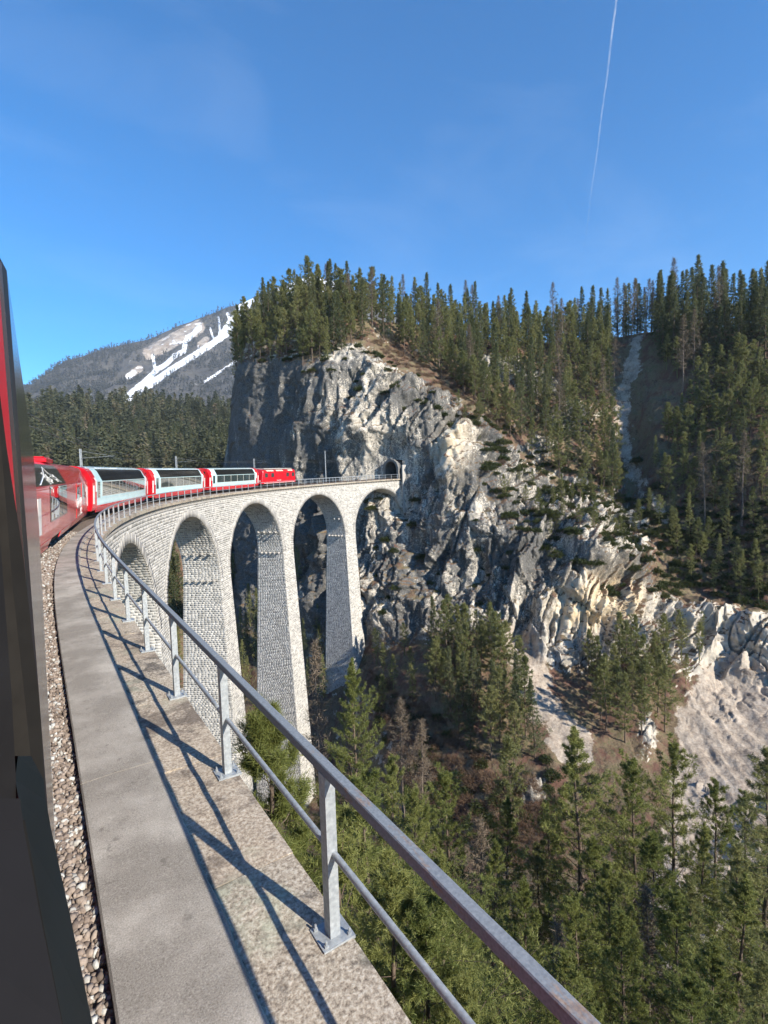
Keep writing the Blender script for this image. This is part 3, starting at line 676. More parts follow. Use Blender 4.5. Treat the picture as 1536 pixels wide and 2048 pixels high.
# ------------------------------------------------------------------ catenary masts and wires
M['mast'] = m_plain('grey_mast_steel', (.33, .35, .36), .55, .3, scale=3)
def find_s(px_, off, z):
    ss = np.arange(20, 147, .1); x, y, _ = topx(arc(ss, off, z)); i = np.where((x[:-1]-px_)*(x[1:]-px_) <= 0)[0]; return float(ss[i[-1]]) if len(i) else 40.
msp = []
for px_, lab, dbl in ((163, 'double steel catenary mast above the red coach', 1), (353, 'catenary mast behind the coach in the middle', 1), (509, 'catenary mast standing behind the end of the last coach', 1), (651, 'single catenary mast on the bare deck before the cliff', 0)):
    s = find_s(px_, -5.9, 6.); msp.append(s); h = heading(s); m = empty('catenary_mast', tuple(arc(s, -6.0, -.3))); m.rotation_euler = (0, 0, -h); tag(m, lab, 'mast', 'catenary masts along the viaduct')
    if dbl:
        for dy in (-.16, .16): b = MB(); b.box(-.05, .05, dy-.04, dy+.04, -.6, 6.0); b.build('column', M['mast'], m)
        b = MB()
        for z in np.arange(.3, 5.9, .6): b.box(-.045, .045, -.12, .12, z, z+.06)
        b.build('batten', M['mast'], m)
    else:
        b = MB(); b.tube([(0, 0, -.6), (0, 0, 7.9)], [.12, .08], 8); b.build('column', M['mast'], m)
    b = MB(); b.tube([(.05, 0, 5.15), (2.9, 0, 5.3)], .016, 6); b.tube([(.05, 0, 5.8), (2.6, 0, 5.32)], .012, 6); b.build('bracket', M['mast'], m)
M['wire'] = m_plain('copper_wire', (.10, .10, .09), .5, .5)
ends = [12.]+msp+[S_END-.2]
for nm, z0, sag in (('contact_wire', 4.75, .0), ('carrier_wire', 5.35, .4)):
    pts = []
    for a, e in zip(ends[:-1], ends[1:]):
        for t in np.linspace(0, 1, 14)[:-1]: pts.append(arc(a, TRK, z0)*(1-t)+arc(e, TRK, z0)*t-np.array((0, 0, 4*sag*t*(1-t))))
    b = MB(); b.tube(pts, .014, 4); o = b.build(nm, M['wire']); tag(o, 'overhead contact wire above the train' if sag == 0 else 'sagging carrier wire above the contact wire', 'wire')
# ------------------------------------------------------------------ train
def m_paint(name, c, rough=.22):
    m = Mat(name); nz = m.noise(.8, 4); d = tuple(x*.86 for x in c)
    m.col(m.mix(m.fr(nz, .35, .7), d, c)).set(Roughness=rough); m.b.inputs['Coat Weight'].default_value = .6; m.b.inputs['Coat Roughness'].default_value = .05
    m.bump(m.noise(1.2, 2), .05, .02); return m.m
M['red'] = m_paint('red_coach_paint', (.56, .012, .022)); M['white'] = m_paint('white_paint', (.78, .78, .76)); M['ice'] = m_paint('pale_blue_paint', (.50, .72, .76))
M['blackp'] = m_paint('black_panel', (.018, .018, .02)); M['roofgrey'] = m_plain('roof_grey', (.42, .41, .37), .6, .1, scale=2); M['under'] = m_plain('underframe_dirt', (.03, .028, .026), .8, .1, scale=3)
M['rubber'] = m_plain('black_rubber', (.012, .011, .010), .75, scale=20, spec=.15); M['cream'] = m_plain('cream_vent', (.60, .56, .45), .55, scale=4)
def m_glass(name, tint=.012):
    m = Mat(name); m.col((tint*3, tint*4.2, tint*4.2)).set(Roughness=.02); m.b.inputs['Specular IOR Level'].default_value = .9; m.b.inputs['Coat Weight'].default_value = 1.; m.b.inputs['Coat Roughness'].default_value = .01
    m.bump(m.noise(.9, 2), .03, .03); return m.m
M['glass'] = m_glass('tinted_coach_glass'); M['ownglass'] = m_plain('streaky_window_glass', (.015, .017, .02), .13, 0., scale=2, spec=.35); M['redmatt'] = m_plain('red_body_paint', (.60, .012, .025), .5, 0., var=.05, scale=2, spec=.25); M['roofglass'] = m_plain('dark_roof_glass', (.012, .013, .014), .12, 0., scale=2, spec=.25)
PROF = [(.35, 1.20), (.75, 1.33), (1.0, 1.35), (2.55, 1.35), (2.68, 1.335), (3.0, 1.17), (3.35, .98), (3.52, .80), (3.64, .42), (3.69, 0.)]
LPROF = [(.45, 1.30), (.75, 1.33), (2.85, 1.33), (3.05, 1.27), (3.25, 1.0), (3.36, .5), (3.4, 0.)]
def hw(z, prof): return float(np.interp(z, [p[0] for p in prof], [p[1] for p in prof]))
def shell(y0, y1, name, mat, parent, prof=PROF, zmin=None, caps=True):
    pr = [p for p in prof if zmin is None or p[0] >= zmin]
    if zmin is not None: pr = [(zmin, hw(zmin, prof))]+[p for p in pr if p[0] > zmin]
    loop = [(w, z) for z, w in pr]+[(-w, z) for z, w in pr[::-1] if w > 0]; n = len(loop); b = MB(); V = [(w, y, z) for y in (y0, y1) for w, z in loop]
    F = [(j, (j+1) % n, n+(j+1) % n, n+j) for j in range(n)]
    if caps: F += [tuple(range(n-1, -1, -1)), tuple(range(n, 2*n))]
    b.add(V, F); return b.build(name, mat, parent)
def plate(y0, y1, z0, z1, name, mat, parent, off=.012, prof=PROF, sides=(1, -1), th=.03, yt0=None, yt1=None):
    zs = sorted({z0, z1} | {p[0] for p in prof if z0 < p[0] < z1}); out = None; yt0 = y0 if yt0 is None else yt0; yt1 = y1 if yt1 is None else yt1
    for sd in sides:
        b = MB(); V = []
        for lay in (off, off-th):
            for z in zs:
                w = hw(z, prof); e = .02; g = (hw(z+e, prof)-hw(z-e, prof))/(2*e); nx, nz = 1/math.hypot(1, g), -g/math.hypot(1, g); t = (z-z0)/(z1-z0)
                for y in (y0+(yt0-y0)*t, y1+(yt1-y1)*t): V.append((sd*(w+lay*nx), y, z+lay*nz))
        m = len(zs); F = []
        for i in range(m-1):
            a = 2*i; F += [(a, a+1, a+3, a+2), (2*m+a+2, 2*m+a+3, 2*m+a+1, 2*m+a)]
            F += [(a, a+2, 2*m+a+2, 2*m+a), (a+1, 2*m+a+1, 2*m+a+3, a+3)]
        F += [(0, 2*m, 2*m+1, 1), (2*m-2, 2*m-1, 4*m-1, 4*m-2)]; b.add(V, F); out = b.build(name, mat, parent)
    return out
def bogie(y, parent, L=2.2):
    b = MB()
    for sx in (-.62, .62): b.box(sx-.09, sx+.09, y-L/2, y+L/2, .35, .62)
    b.box(-.6, .6, y-.3, y+.3, .3, .55); o = b.build('bogie', M['under'], parent)
    for dy in (-.85, .85):
        for sx in (-.53, .53): b = MB(); b.tube([(sx-.055, y+dy, .36), (sx+.055, y+dy, .36)], .36, 16); b.build('wheel', M['under'], o)
def place(root, s0, s1, cant, off=TRK):
    m = (s0+s1)/2; h = .35*(s1-s0); A, B = arc(m-h, off, RAILZ), arc(m+h, off, RAILZ); C = (A+B)/2; d = B-A
    root.location = C; root.rotation_euler = (math.asin(d[2]/np.linalg.norm(d)), rad(cant), -math.atan2(d[0], d[1])); return float(s1-s0)
def pano_coach(s0, s1, cant, label, off=TRK, group='panorama coaches of the train', own=False):
    r = empty('panorama_coach'); tag(r, label, 'railway coach', group); L = place(r, s0, s1, cant, off); H = L/2
    shell(-H+1.0, H-1.15, 'body', M['ice'], r, zmin=.88)
    for a, e in ((-H, -H+.994), (H-1.144, H)): shell(a, e, 'end_section', M['red'], r, zmin=.55)
    plate(-H+1.0, H-1.15, .40, .90, 'skirt', M['red'], r, .014)
    for a, e in ((-H+.12, -H+.42), (-H+.72, -H+.97), (H-.42, H-.12), (H-1.1, H-.82)):
        plate(a, e, 1.05 if abs(a) > H-.6 else 1.9, 2.35 if abs(a) > H-.6 else 2.9, 'white_stripe', M['white'], r, .012)
    y0, y1 = -H+2.35, H-1.75
    if own: y0 = -H+5.5
    plate(-H+1.15, -H+1.75, 1.45, 2.6, 'vestibule_window', M['glass'], r, .014)
    n = 6; w = (y1-y0)/n; zt = 2.60
    plate(y0-.06, y1+.06, 1.52, zt, 'window_frame', M['roofgrey'], r, .010)
    for i in range(n): plate(y0+i*w+.075, y0+(i+1)*w-.075, 1.58, zt-.02, 'window', M['glass'], r, .018)
    plate(y0-.06, y1+.06, 2.66, 3.50, 'roof_window', M['roofglass'], r, .016)
    plate(-H+1.02, H-1.17, 3.545, 3.60, 'roof_edge', M['white'], r, .012)
    for i in range(2): plate(-H+1.02, H-1.17, 1.28+.0*i, 1.292, 'panel_seam', M['roofgrey'], r, .006) if i == 0 else None
    b = MB(); b.box(-1.1, 1.1, -H+1.2, H-1.4, .38, .86); b.build('underfloor', M['under'], r)
    for y in (-H+3.2, H-3.2): bogie(y, r)
    for e in (-1, 1): b = MB(); b.box(-.75, .75, e*(H+.02) if e > 0 else -H-.32, H+.32 if e > 0 else -H-.02, .8, 3.2); b.build('gangway', M['rubber'], r)
    return r
OPROF = [(.35, 1.20), (.75, 1.33), (1.0, 1.35), (3.48, 1.35), (3.60, 1.30), (3.70, 1.15), (3.78, .7), (3.82, 0.)]
def own_coach():
    r = empty('panorama_coach'); tag(r, 'red and glass coach the photo is taken from, at the left edge', 'railway coach'); L = place(r, -.9, 19.0, 0., -3.008); H = L/2; y0 = -H+2.45
    shell(-H, H, 'body', M['redmatt'], r, OPROF, zmin=.6)
    plate(y0, H-1.2, 1.42, 3.58, 'window_frame', M['blackp'], r, .008, OPROF); n = 7; w = (H-1.3-y0)/n
    for i in range(n): plate(y0+.05+i*w, y0+(i+1)*w, 1.5, 3.54, 'window', M['ownglass'], r, .016, OPROF)
    plate(y0, H-1.2, .9, 1.38, 'lower_panel', M['ice'], r, .008, OPROF); plate(H-.95, H-.3, 1.05, 2.3, 'white_stripe', M['white'], r, .01, OPROF)
    b = MB(); b.box(-1.1, 1.1, -H+1.2, H-1.4, .38, .62); b.build('underfloor', M['under'], r)
    for y in (-H+3.2, H-3.2): bogie(y, r)
    b = MB(); b.box(-.75, .75, H+.02, H+.32, .8, 3.2); b.build('gangway', M['rubber'], r)
own_coach()
for (a, e), lab in (((41.0, 59.3), 'pale blue panorama coach right in front of the all red coach'), ((60.4, 78.5), 'middle one of the three pale blue panorama coaches'), ((79.6, 97.2), 'pale blue panorama coach coupled directly behind the red engine')):
    pano_coach(a, e, 3.5, lab)
# red service coach
def text(body, size, name, mat, parent, y, z, x, ext=.006):
    c = bpy.data.curves.new(name, 'FONT'); c.body = body; c.size = size; c.extrude = ext; c.align_x = 'CENTER'
    o = bpy.data.objects.new(name, c); COL.objects.link(o); dg = bpy.context.evaluated_depsgraph_get(); me = bpy.data.meshes.new_from_object(o.evaluated_get(dg))
    bpy.data.objects.remove(o); me.materials.clear(); me.materials.append(mat); t = link(name, me, parent); t.location = (x, y, z); t.rotation_euler = (rad(90), 0, rad(90)); return t
def service_coach():
    r = empty('service_coach'); tag(r, 'all red service coach with white lettering behind the panorama coaches', 'railway coach'); s0, s1 = 20.0, 40.1; L = place(r, s0, s1, 2.5); H = L/2
    shell(-H, H, 'body', M['red'], r, zmin=.62)
    plate(-H+.02, -H+3.2, .30, .66, 'skirt', M['red'], r, .012, yt1=-H+3.6); plate(-H+6.2, H-.1, .40, .66, 'skirt', M['red'], r, .012)
    plate(-H+.25, -H+.9, 1.05, 2.3, 'white_stripe', M['white'], r, .012); plate(H-.9, H-.3, 1.05, 2.3, 'white_stripe', M['white'], r, .012)
    plate(-H+3.0, -H+8.2, 1.30, 2.66, 'window_frame', M['blackp'], r, .010); plate(-H+3.1, -H+6.3, 1.37, 2.62, 'window', M['glass'], r, .018); plate(-H+6.4, -H+8.1, 1.37, 2.62, 'window', M['glass'], r, .018)
    rp = plate(-H+.2, -H+8.2, 2.70, 3.50, 'roof_panel', M['blackp'], r, .012)
    rgx = np.random.default_rng(4); b = MB()                 # white line drawing of a peak on the dark roof panel
    def on(y, z, lift=.02): w_ = hw(z, PROF); return np.array((w_+lift*.86, y, z+lift*.5))
    pk = [(-H+1.2, 2.75), (-H+2.4, 2.95), (-H+3.2, 3.1), (-H+4.0, 3.38), (-H+4.5, 3.15), (-H+5.4, 3.05), (-H+6.8, 2.78)]
    b.tube([on(*q) for q in pk], .022, 4)
    for _ in range(16):
        y_, z_ = -H+rgx.uniform(2.4, 5.6), rgx.uniform(2.85, 3.2); b.tube([on(y_, z_), on(y_+rgx.uniform(.1, .5), z_-rgx.uniform(.05, .16)), on(y_+rgx.uniform(.3, .8), z_-rgx.uniform(.1, .2))], rgx.uniform(.012, .03), 4)
    b.build('peak_drawing', M['white'], rp)
    for y in (H-7.6, H-4.6):
        d = plate(y, y+1.75, .75, 2.62, 'door', M['red'], r, .016); plate(y+.25, y+1.45, 1.65, 2.5, 'door_window', M['glass'], d, .024, sides=(1,))
    plate(H-2.6, H-1.2, 1.65, 2.5, 'window', M['glass'], r, .018)
    text('GLACIER', .78, 'lettering', M['white'], r, H-6.3, 1.26, 1.372); text('EXPRESS', .62, 'lettering', M['white'], r, H-5.6, .78, 1.352)
    for y in (-H+4.0, -H+9.4):
        b = MB(); b.box(-.55, .55, y-1.1, y+1.1, 3.66, 3.86); b.box(-.45, .45, y-.9, y+.9, 3.8601, 3.93); b.build('roof_unit', M['red'], r, bevel=.03)
    b = MB(); b.box(-1.05, 1.05, -H+3.3, H-.4, .30, .64); b.build('underfloor', M['under'], r)
    for y in (-H+4.6, H-3.2): bogie(y, r)
    for e in (-1, 1): b = MB(); b.box(-.75, .75, e*(H+.02) if e > 0 else -H-.32, H+.32 if e > 0 else -H-.02, .8, 3.2); b.build('gangway', M['rubber'], r)
service_coach()
def engine():
    r = empty('electric_locomotive'); tag(r, 'small red electric locomotive at the head of the train', 'locomotive'); L = place(r, 98.1, 110.6, 3.5); H = L/2
    b = MB(); pr = [(z, w) for z, w in LPROF if z > .7]; loop = [(w, z) for z, w in pr]+[(-w, z) for z, w in pr[::-1] if w > 0]; n = len(loop); V = []
    ys = [-H, -H+.25, -H+.5, H-.5, H-.25, H]
    def ins(i, z): return {0: .0, 1: .0, 2: 0, 3: 0, 4: 0, 5: 0}[i]
    for i, y in enumerate(ys):
        for w, z in loop:
            e = min(1, max(0, (z-1.7)/1.4))*.45; yy = y
            if i in (0, 1): yy = y+e*(1 if i == 0 else .8)
            if i in (4, 5): yy = y-e*(1 if i == 5 else .8)
            k = .9 if i in (0, 5) else 1; V.append((w*k, yy, z))
    F = [(i*n+j, i*n+(j+1) % n, (i+1)*n+(j+1) % n, (i+1)*n+j) for i in range(5) for j in range(n)]+[tuple(range(n-1, -1, -1)), tuple(range(5*n, 6*n))]
    b.add(V, F); b.build('body', M['red'], r)
    for y in (-H+.95, -H+3.1, H-3.9, H-1.75): plate(y, y+.95, 1.9, 2.65, 'window', M['glass'], r, .015, LPROF)
    for y in (-H+2.05, H-2.85): plate(y, y+.72, .95, 2.7, 'door', M['red'], r, .012, LPROF)
    plate(-H+.7, H-.7, .78, .84, 'pale_stripe', M['white'], r, .012, LPROF)
    b = MB(); b.box(-.95, .95, -H+1.2, H-1.2, 3.38, 3.5); b.build('roof', M['roofgrey'], r)
    for y0_, k in ((-H+1.6, 4), (-H+5.0, 4), (H-3.2, 3)):
        for i in range(k): plate(y0_+i*.62, y0_+i*.62+.5, 2.98, 3.22, 'roof_vent', M['cream'], r, .03, LPROF)
    text('Rh\u00e4tische Bahn', .26, 'lettering', M['white'], r, -.4, 1.18, 1.345)
    b = MB(); b.box(-1.05, 1.05, -H+.6, H-.6, .38, .78); b.build('underframe', M['under'], r)
    for y in (-H+2.6, H-2.6): bogie(y, r, 2.8)
    for y in (-H+2.4, H-2.4):
        b = MB()
        for sx in (-.5, .5): b.tube([(sx, y-.8, 3.5), (sx*.9, y+.5, 3.95), (sx*.6, y-.6, 4.3)], .03, 5)
        b.tube([(-.8, y-.6, 4.32), (.8, y-.6, 4.32)], .03, 5); b.tube([(-.5, y-.8, 3.55), (.5, y-.8, 3.55)], .04, 5); b.build('pantograph', M['under'], r)
    for y in np.arange(-H+3.5, H-3.4, 1.1): b = MB(); b.tube([(.4, y, 3.5), (.4, y, 3.8)], .06, 6); b.build('insulator', M['under'], r)
    for e in (-1, 1):
        for sx in (-.85, .85): b = MB(); b.tube([(sx, e*(H-.02), 1.25), (sx, e*(H+.05), 1.25)], .12, 10); b.build('headlight', M['white'], r)
engine()

# ------------------------------------------------------------------ the open window the picture is taken through: dark frame and sash
wf = empty('window_sash', tuple(at(20, 1500, .7))); tag(wf, 'dark rubber edged window frame in the left foreground', 'window frame'); WL = np.array(wf.location)
M['sash'] = m_plain('dark_sash_metal', (.010, .010, .011), .7, .0, scale=12, spec=.15); M['sash2'] = m_plain('brownish_seal', (.018, .016, .014), .8, scale=25, spec=.1); M['sash3'] = m_plain('dark_sill_panel', (.012, .012, .014), .75, .0, scale=6, spec=.12); M['sash4'] = m_plain('sash_edge_paint', (.007, .011, .014), .6, .0, scale=10, spec=.2)
def strip(pts, name, mat, thick=.03, push=(0., 0.)):      # pts: (left px, right px, row, distance at left, at right)
    b = MB(); V = []
    for xl, xr, y, dl, dr in pts:
        a, c = at(xl, y, dl), at(xr, y, dr); n = np.array((_F[0], _F[1], 0.)); n /= np.linalg.norm(n)
        u, v = (a-CAM)/np.linalg.norm(a-CAM), (c-CAM)/np.linalg.norm(c-CAM); V += [a-WL, c-WL, c+v*thick-_R*thick*.25-WL, a+u*thick-_R*thick*.25-WL]
    m = len(pts); F = [(i*4+j, i*4+(j+1) % 4, (i+1)*4+(j+1) % 4, (i+1)*4+j) for i in range(m-1) for j in range(4)]+[(3, 2, 1, 0), (4*m-4, 4*m-3, 4*m-2, 4*m-1)]
    b.add(V, F); return b.build(name, mat, wf)
strip([(-260, -60, 250, .60, .66), (-200, -16, 632, .60, .66), (-170, -6, 742, .60, .66), (-150, 14, 900, .60, .66), (-150, 45, 1100, .60, .67), (-150, 79, 1400, .60, .68), (-150, 90, 1575, .61, .69)], 'outer_seal', M['rubber'])
strip([(-210, -60, 250, .55, .59), (-180, -14, 700, .55, .59), (-160, 7, 950, .55, .59), (-150, 26, 1180, .55, .60), (-150, 50, 1400, .55, .60), (-150, 66, 1560, .56, .61)], 'inner_seal', M['sash2'], .025)
strip([(-210, -75, 250, .50, .54), (-180, -32, 700, .50, .54), (-160, -10, 950, .50, .54), (-150, 8, 1180, .50, .54), (-150, 24, 1400, .50, .54), (-150, 34, 1600, .50, .55)], 'jamb', M['sash'], .025)
strip([(36, 62, 1512, .56, .585), (30, 88, 1560, .55, .60), (38, 92, 1600, .54, .60), (44, 102, 1657, .53, .60), (78, 140, 1830, .50, .58), (121, 185, 2048, .47, .56), (170, 240, 2300, .44, .53)], 'sash_edge', M['sash4'], .05)
strip([(-150, 40, 1597, .24, .27), (-150, 48, 1660, .24, .27), (-150, 80, 1830, .23, .26), (-150, 124, 2048, .22, .25), (-150, 175, 2300, .21, .24)], 'sill_panel', M['sash3'], .02)
strip([(44, 50, 1640, .275, .28), (76, 83, 1830, .265, .27), (118, 126, 2048, .255, .26), (168, 176, 2300, .245, .25)], 'sill_trim', M['sash2'], .012)
# ------------------------------------------------------------------ far hills and mountain
def polar_sheet(cols, rp_n, cp):
    cx = np.array([c[0] for c in cols], float); A = np.array([c[1] for c in cols]); nr = A.shape[1]
    B = np.stack([[np.interp(cp, cx, A[:, r, k]) for k in range(3)] for r in range(nr)]).transpose(0, 2, 1)   # (nr, nc, 3)
    rp = np.linspace(0, nr-1, rp_n); i = np.clip(rp.astype(int), 0, nr-2); t = (rp-i)[:, None, None]; C = B[i]*(1-t)+B[i+1]*t
    return np.stack([C[..., 1]*np.sin(C[..., 0]), C[..., 1]*np.cos(C[..., 0]), C[..., 2]], -1)
def m_far():
    m = Mat('mountain_forest_floor'); a = m.sep(m.attr('mask').outputs['Color']); n1 = m.noise(.006, 5, .7); n2 = m.noise(.03, 5, .7)
    c = m.ramp(n1, [(.35, (.05, .046, .042)), (.55, (.075, .068, .058)), (.7, (.11, .097, .082))])
    snowpatch = m.math('MULTIPLY', m.fr(n2, .64, .74), .55)
    c = m.mix(snowpatch, c, (.75, .77, .80)); c = m.mix(m.fr(m.math('ADD', a[1], m.math('MULTIPLY', m.math('SUBTRACT', n2, .5), 1.6)), .4, .6), c, m.ramp(n2, [(.4, (.22, .17, .13)), (.6, (.42, .36, .30))]))
    c = m.mix(m.fr(m.math('ADD', a[0], m.math('MULTIPLY', m.math('SUBTRACT', n2, .5), 1.3)), .42, .72), c, (.82, .84, .88))
    m.col(c).set(Roughness=.95); m.bump(n2, .6, 12.); return m.m
M['far'] = m_far()
def seg_mask(px, py, pts, wd):
    d = np.full(len(px), 1e9)
    for (x0, y0), (x1, y1) in zip(pts[:-1], pts[1:]):
        t = np.clip(((px-x0)*(x1-x0)+(py-y0)*(y1-y0))/((x1-x0)**2+(y1-y0)**2), 0, 1); d = np.minimum(d, np.hypot(px-x0-t*(x1-x0), py-y0-t*(y1-y0)))
    return 1-sstep(wd*.5, wd*1.4, d)
def mountain():
    ridge = [(-500, 870), (-100, 828), (0, 800), (55, 776), (90, 752), (130, 724), (200, 702), (250, 690), (300, 678), (350, 656), (400, 638), (450, 618), (490, 604), (560, 576), (620, 552), (680, 566), (760, 610), (900, 700)]
    cols = []
    for px, py in ridge:
        o = []
        for yy, D in ((py, 3000), (py*.72+860*.28, 2620), (py*.4+860*.6, 2150), (900, 1350), (985, 900)):
            P = at(px, yy, D); o.append((math.atan2(P[0], P[1]), D, P[2]))
        P = o[0]; cols.append((px, [(P[0], 4200, P[2]-900)]+o))
    cp = np.concatenate([np.arange(-500, 20, 20), np.arange(20, 720, 2.2), np.arange(720, 901, 20)]); P = polar_sheet(cols, 190, cp); sh = P.shape[:2]; Q = P.reshape(-1, 3)
    g = ridged(Q/np.array([260, 260, 900.]), 4, 91)*32+fbm(Q/90., 4, 95)*14
    rr = np.repeat(np.linspace(0, 5, 190), len(cp)); g *= .25+.75*sstep(.9, 1.5, rr); Q = Q.copy(); Q[:, 2] += g
    px, py, _ = topx(Q); snow = np.zeros(len(Q)); rr_ok = rr > .8
    for pts, w in (([(495, 618), (471, 655), (431, 683), (384, 714), (352, 733), (315, 758), (277, 783), (250, 800)], 7), ([(399, 655), (371, 683), (368, 702), (346, 714), (334, 727), (312, 742), (284, 767), (249, 796)], 5.5), ([(306, 711), (309, 733), (316, 742)], 3.5),
                   ([(484, 714), (446, 739), (409, 764)], 2.5), ([(455, 627), (459, 640), (443, 665), (432, 682)], 3), ([(487, 606), (470, 632), (450, 668)], 6), ([(437, 634), (440, 660), (436, 680)], 2.2), ([(500, 600), (485, 640)], 10), ([(575, 575), (620, 552), (680, 575)], 22), ([(352, 733), (340, 745), (300, 775), (262, 798)], 3), ([(420, 655), (425, 672), (431, 683)], 2)):
        snow = np.maximum(snow, seg_mask(px, py, pts, w))
    rock = np.maximum(seg_mask(px, py, [(300, 706), (340, 684), (395, 655)], 15), seg_mask(px, py, [(258, 752), (280, 737)], 7)); rock = np.maximum(rock, seg_mask(px, py, [(400, 690), (412, 680)], 7))
    snow = np.maximum(snow, .8*rock*sstep(.52, .66, fbm(Q/60., 4, 44)*.5+.5)); snow *= rr_ok; snow = np.maximum(snow, seg_mask(px, py, [(40, 778), (62, 766), (78, 762)], 0.1))
    me = mesh_np('mountain', Q, grid_faces(*sh), M['far'], smooth=True); c = me.color_attributes.new('mask', 'FLOAT_COLOR', 'POINT')
    c.data.foreach_set('color', np.stack([snow, rock, snow*0, snow*0+1], -1).astype(np.float32).ravel())
    o = link('mountain', me); tag(o, 'distant wooded mountain with snow filled gullies', kind='structure')
    return Q, px, py, np.maximum(snow, rock), rr
MT = mountain()
def far_hill():
    top = [(-900, 850), (-300, 830), (0, 815), (70, 812), (120, 805), (180, 803), (240, 800), (300, 800), (360, 802), (420, 806), (480, 815), (600, 840), (750, 880)]
    cols = []
    for px, py in top:
        o = []
        for yy, D in ((py+26, 640), (py*.6+985*.4, 520), (935, 430), (985, 330), (1020, 300)):
            P = at(px, yy, D); o.append((math.atan2(P[0], P[1]), D, P[2]))
        a = o[0]; cols.append((px, [(a[0], 900, a[2]-60)]+o))
    cp = np.concatenate([np.arange(-900, 0, 40), np.arange(0, 520, 5), np.arange(520, 751, 20)]); P = polar_sheet(cols, 70, cp); Q = P.reshape(-1, 3).copy(); rr = np.repeat(np.linspace(0, 5, 70), len(cp))
    Q[:, 2] += (ridged(Q/70., 3, 8)*7+fbm(Q/20., 3, 18)*2.5)*sstep(.6, 1.5, rr)
    me = mesh_np('wooded_hill', Q, grid_faces(70, len(cp)), M['terrain']); z = np.zeros(len(Q), np.float32); c = me.color_attributes.new('mask', 'FLOAT_COLOR', 'POINT')
    c.data.foreach_set('color', np.stack([z, z, z, z+1], -1).ravel()); o = link('wooded_hill', me); tag(o, 'wooded hill beyond the train across the valley', kind='structure'); px, py, _ = topx(Q); return Q, px, py, rr
HL = far_hill()

# ------------------------------------------------------------------ trees
def m_leaf(name, a, b, c, trans=.35):
    m = Mat(name); r = m.math('ADD', m.math('MULTIPLY', m.objrand(), .55), m.math('MULTIPLY', m.island(), .45))
    col = m.ramp(r, [(0, a), (.5, b), (1, c)]); m.col(col).set(Roughness=.6); m.b.inputs['Specular IOR Level'].default_value = .25
    t = m.n('ShaderNodeBsdfTranslucent'); m.l(col, t.inputs['Color']); x = m.n('ShaderNodeMixShader'); x.inputs[0].default_value = trans
    m.l(m.b.outputs[0], x.inputs[1]); m.l(t.outputs[0], x.inputs[2]); m.l(x.outputs[0], m.out.inputs['Surface']); return m.m
M['pine'] = m_leaf('pine_needles', (.12, .138, .052), (.185, .195, .075), (.27, .26, .11), .45)
M['pine_near'] = m_leaf('yellow_green_pine_needles', (.105, .130, .036), (.160, .180, .050), (.235, .240, .080))  # near pines have a yellower green of their own
M['spruce'] = m_leaf('spruce_needles', (.075, .095, .046), (.12, .138, .064), (.175, .18, .088), .45)
M['twig'] = m_plain('larch_twigs', (.15, .115, .08), .9, var=.2, scale=3)
M['bark'] = m_plain('conifer_bark', (.13, .095, .07), .95, var=.25, scale=5, bump=.6); M['larchbark'] = m_plain('larch_bark', (.17, .135, .11), .95, var=.25, scale=5)
M['drytwig'] = m_leaf('dry_brush', (.09, .055, .035), (.15, .095, .06), (.22, .15, .10), .2); M['dwarf'] = m_leaf('dwarf_pine_needles', (.035, .052, .018), (.06, .075, .025), (.10, .105, .038))
def unit(v): return v/(np.linalg.norm(v, axis=-1, keepdims=True)+1e-9)
def tube_np(P, r, n):                  # P (m,3) -> verts, faces
    m = len(P); t = unit(np.gradient(P, axis=0)); ref = np.where(np.abs(t[:, 2:3]) < .9, np.array([[0, 0, 1.]]), np.array([[1., 0, 0]])); u = unit(np.cross(t, ref)); w = np.cross(u, t)
    a = np.arange(n)*2*math.pi/n; V = P[:, None]+r[:, None, None]*(u[:, None]*np.cos(a)[None, :, None]+w[:, None]*np.sin(a)[None, :, None])
    i = np.arange((m-1)*n).reshape(m-1, n); j = np.roll(i, -1, 1); F = np.stack([i, j, j+n, i+n], -1).reshape(-1, 4); return V.reshape(-1, 3), F
def blades(C, Dr, L, W, rg, spread=.8):  # C centres, Dr main directions -> triangles
    n = len(C); d = unit(Dr+rg.normal(size=(n, 3))*spread); s = unit(np.cross(d, rg.normal(size=(n, 3)))); L = L*rg.uniform(.6, 1.3, (n, 1)); W = W*rg.uniform(.6, 1.3, (n, 1))
    V = np.stack([C-s*W*.5, C+s*W*.5, C+d*L], 1); return V.reshape(-1, 3), np.arange(3*n).reshape(-1, 3)
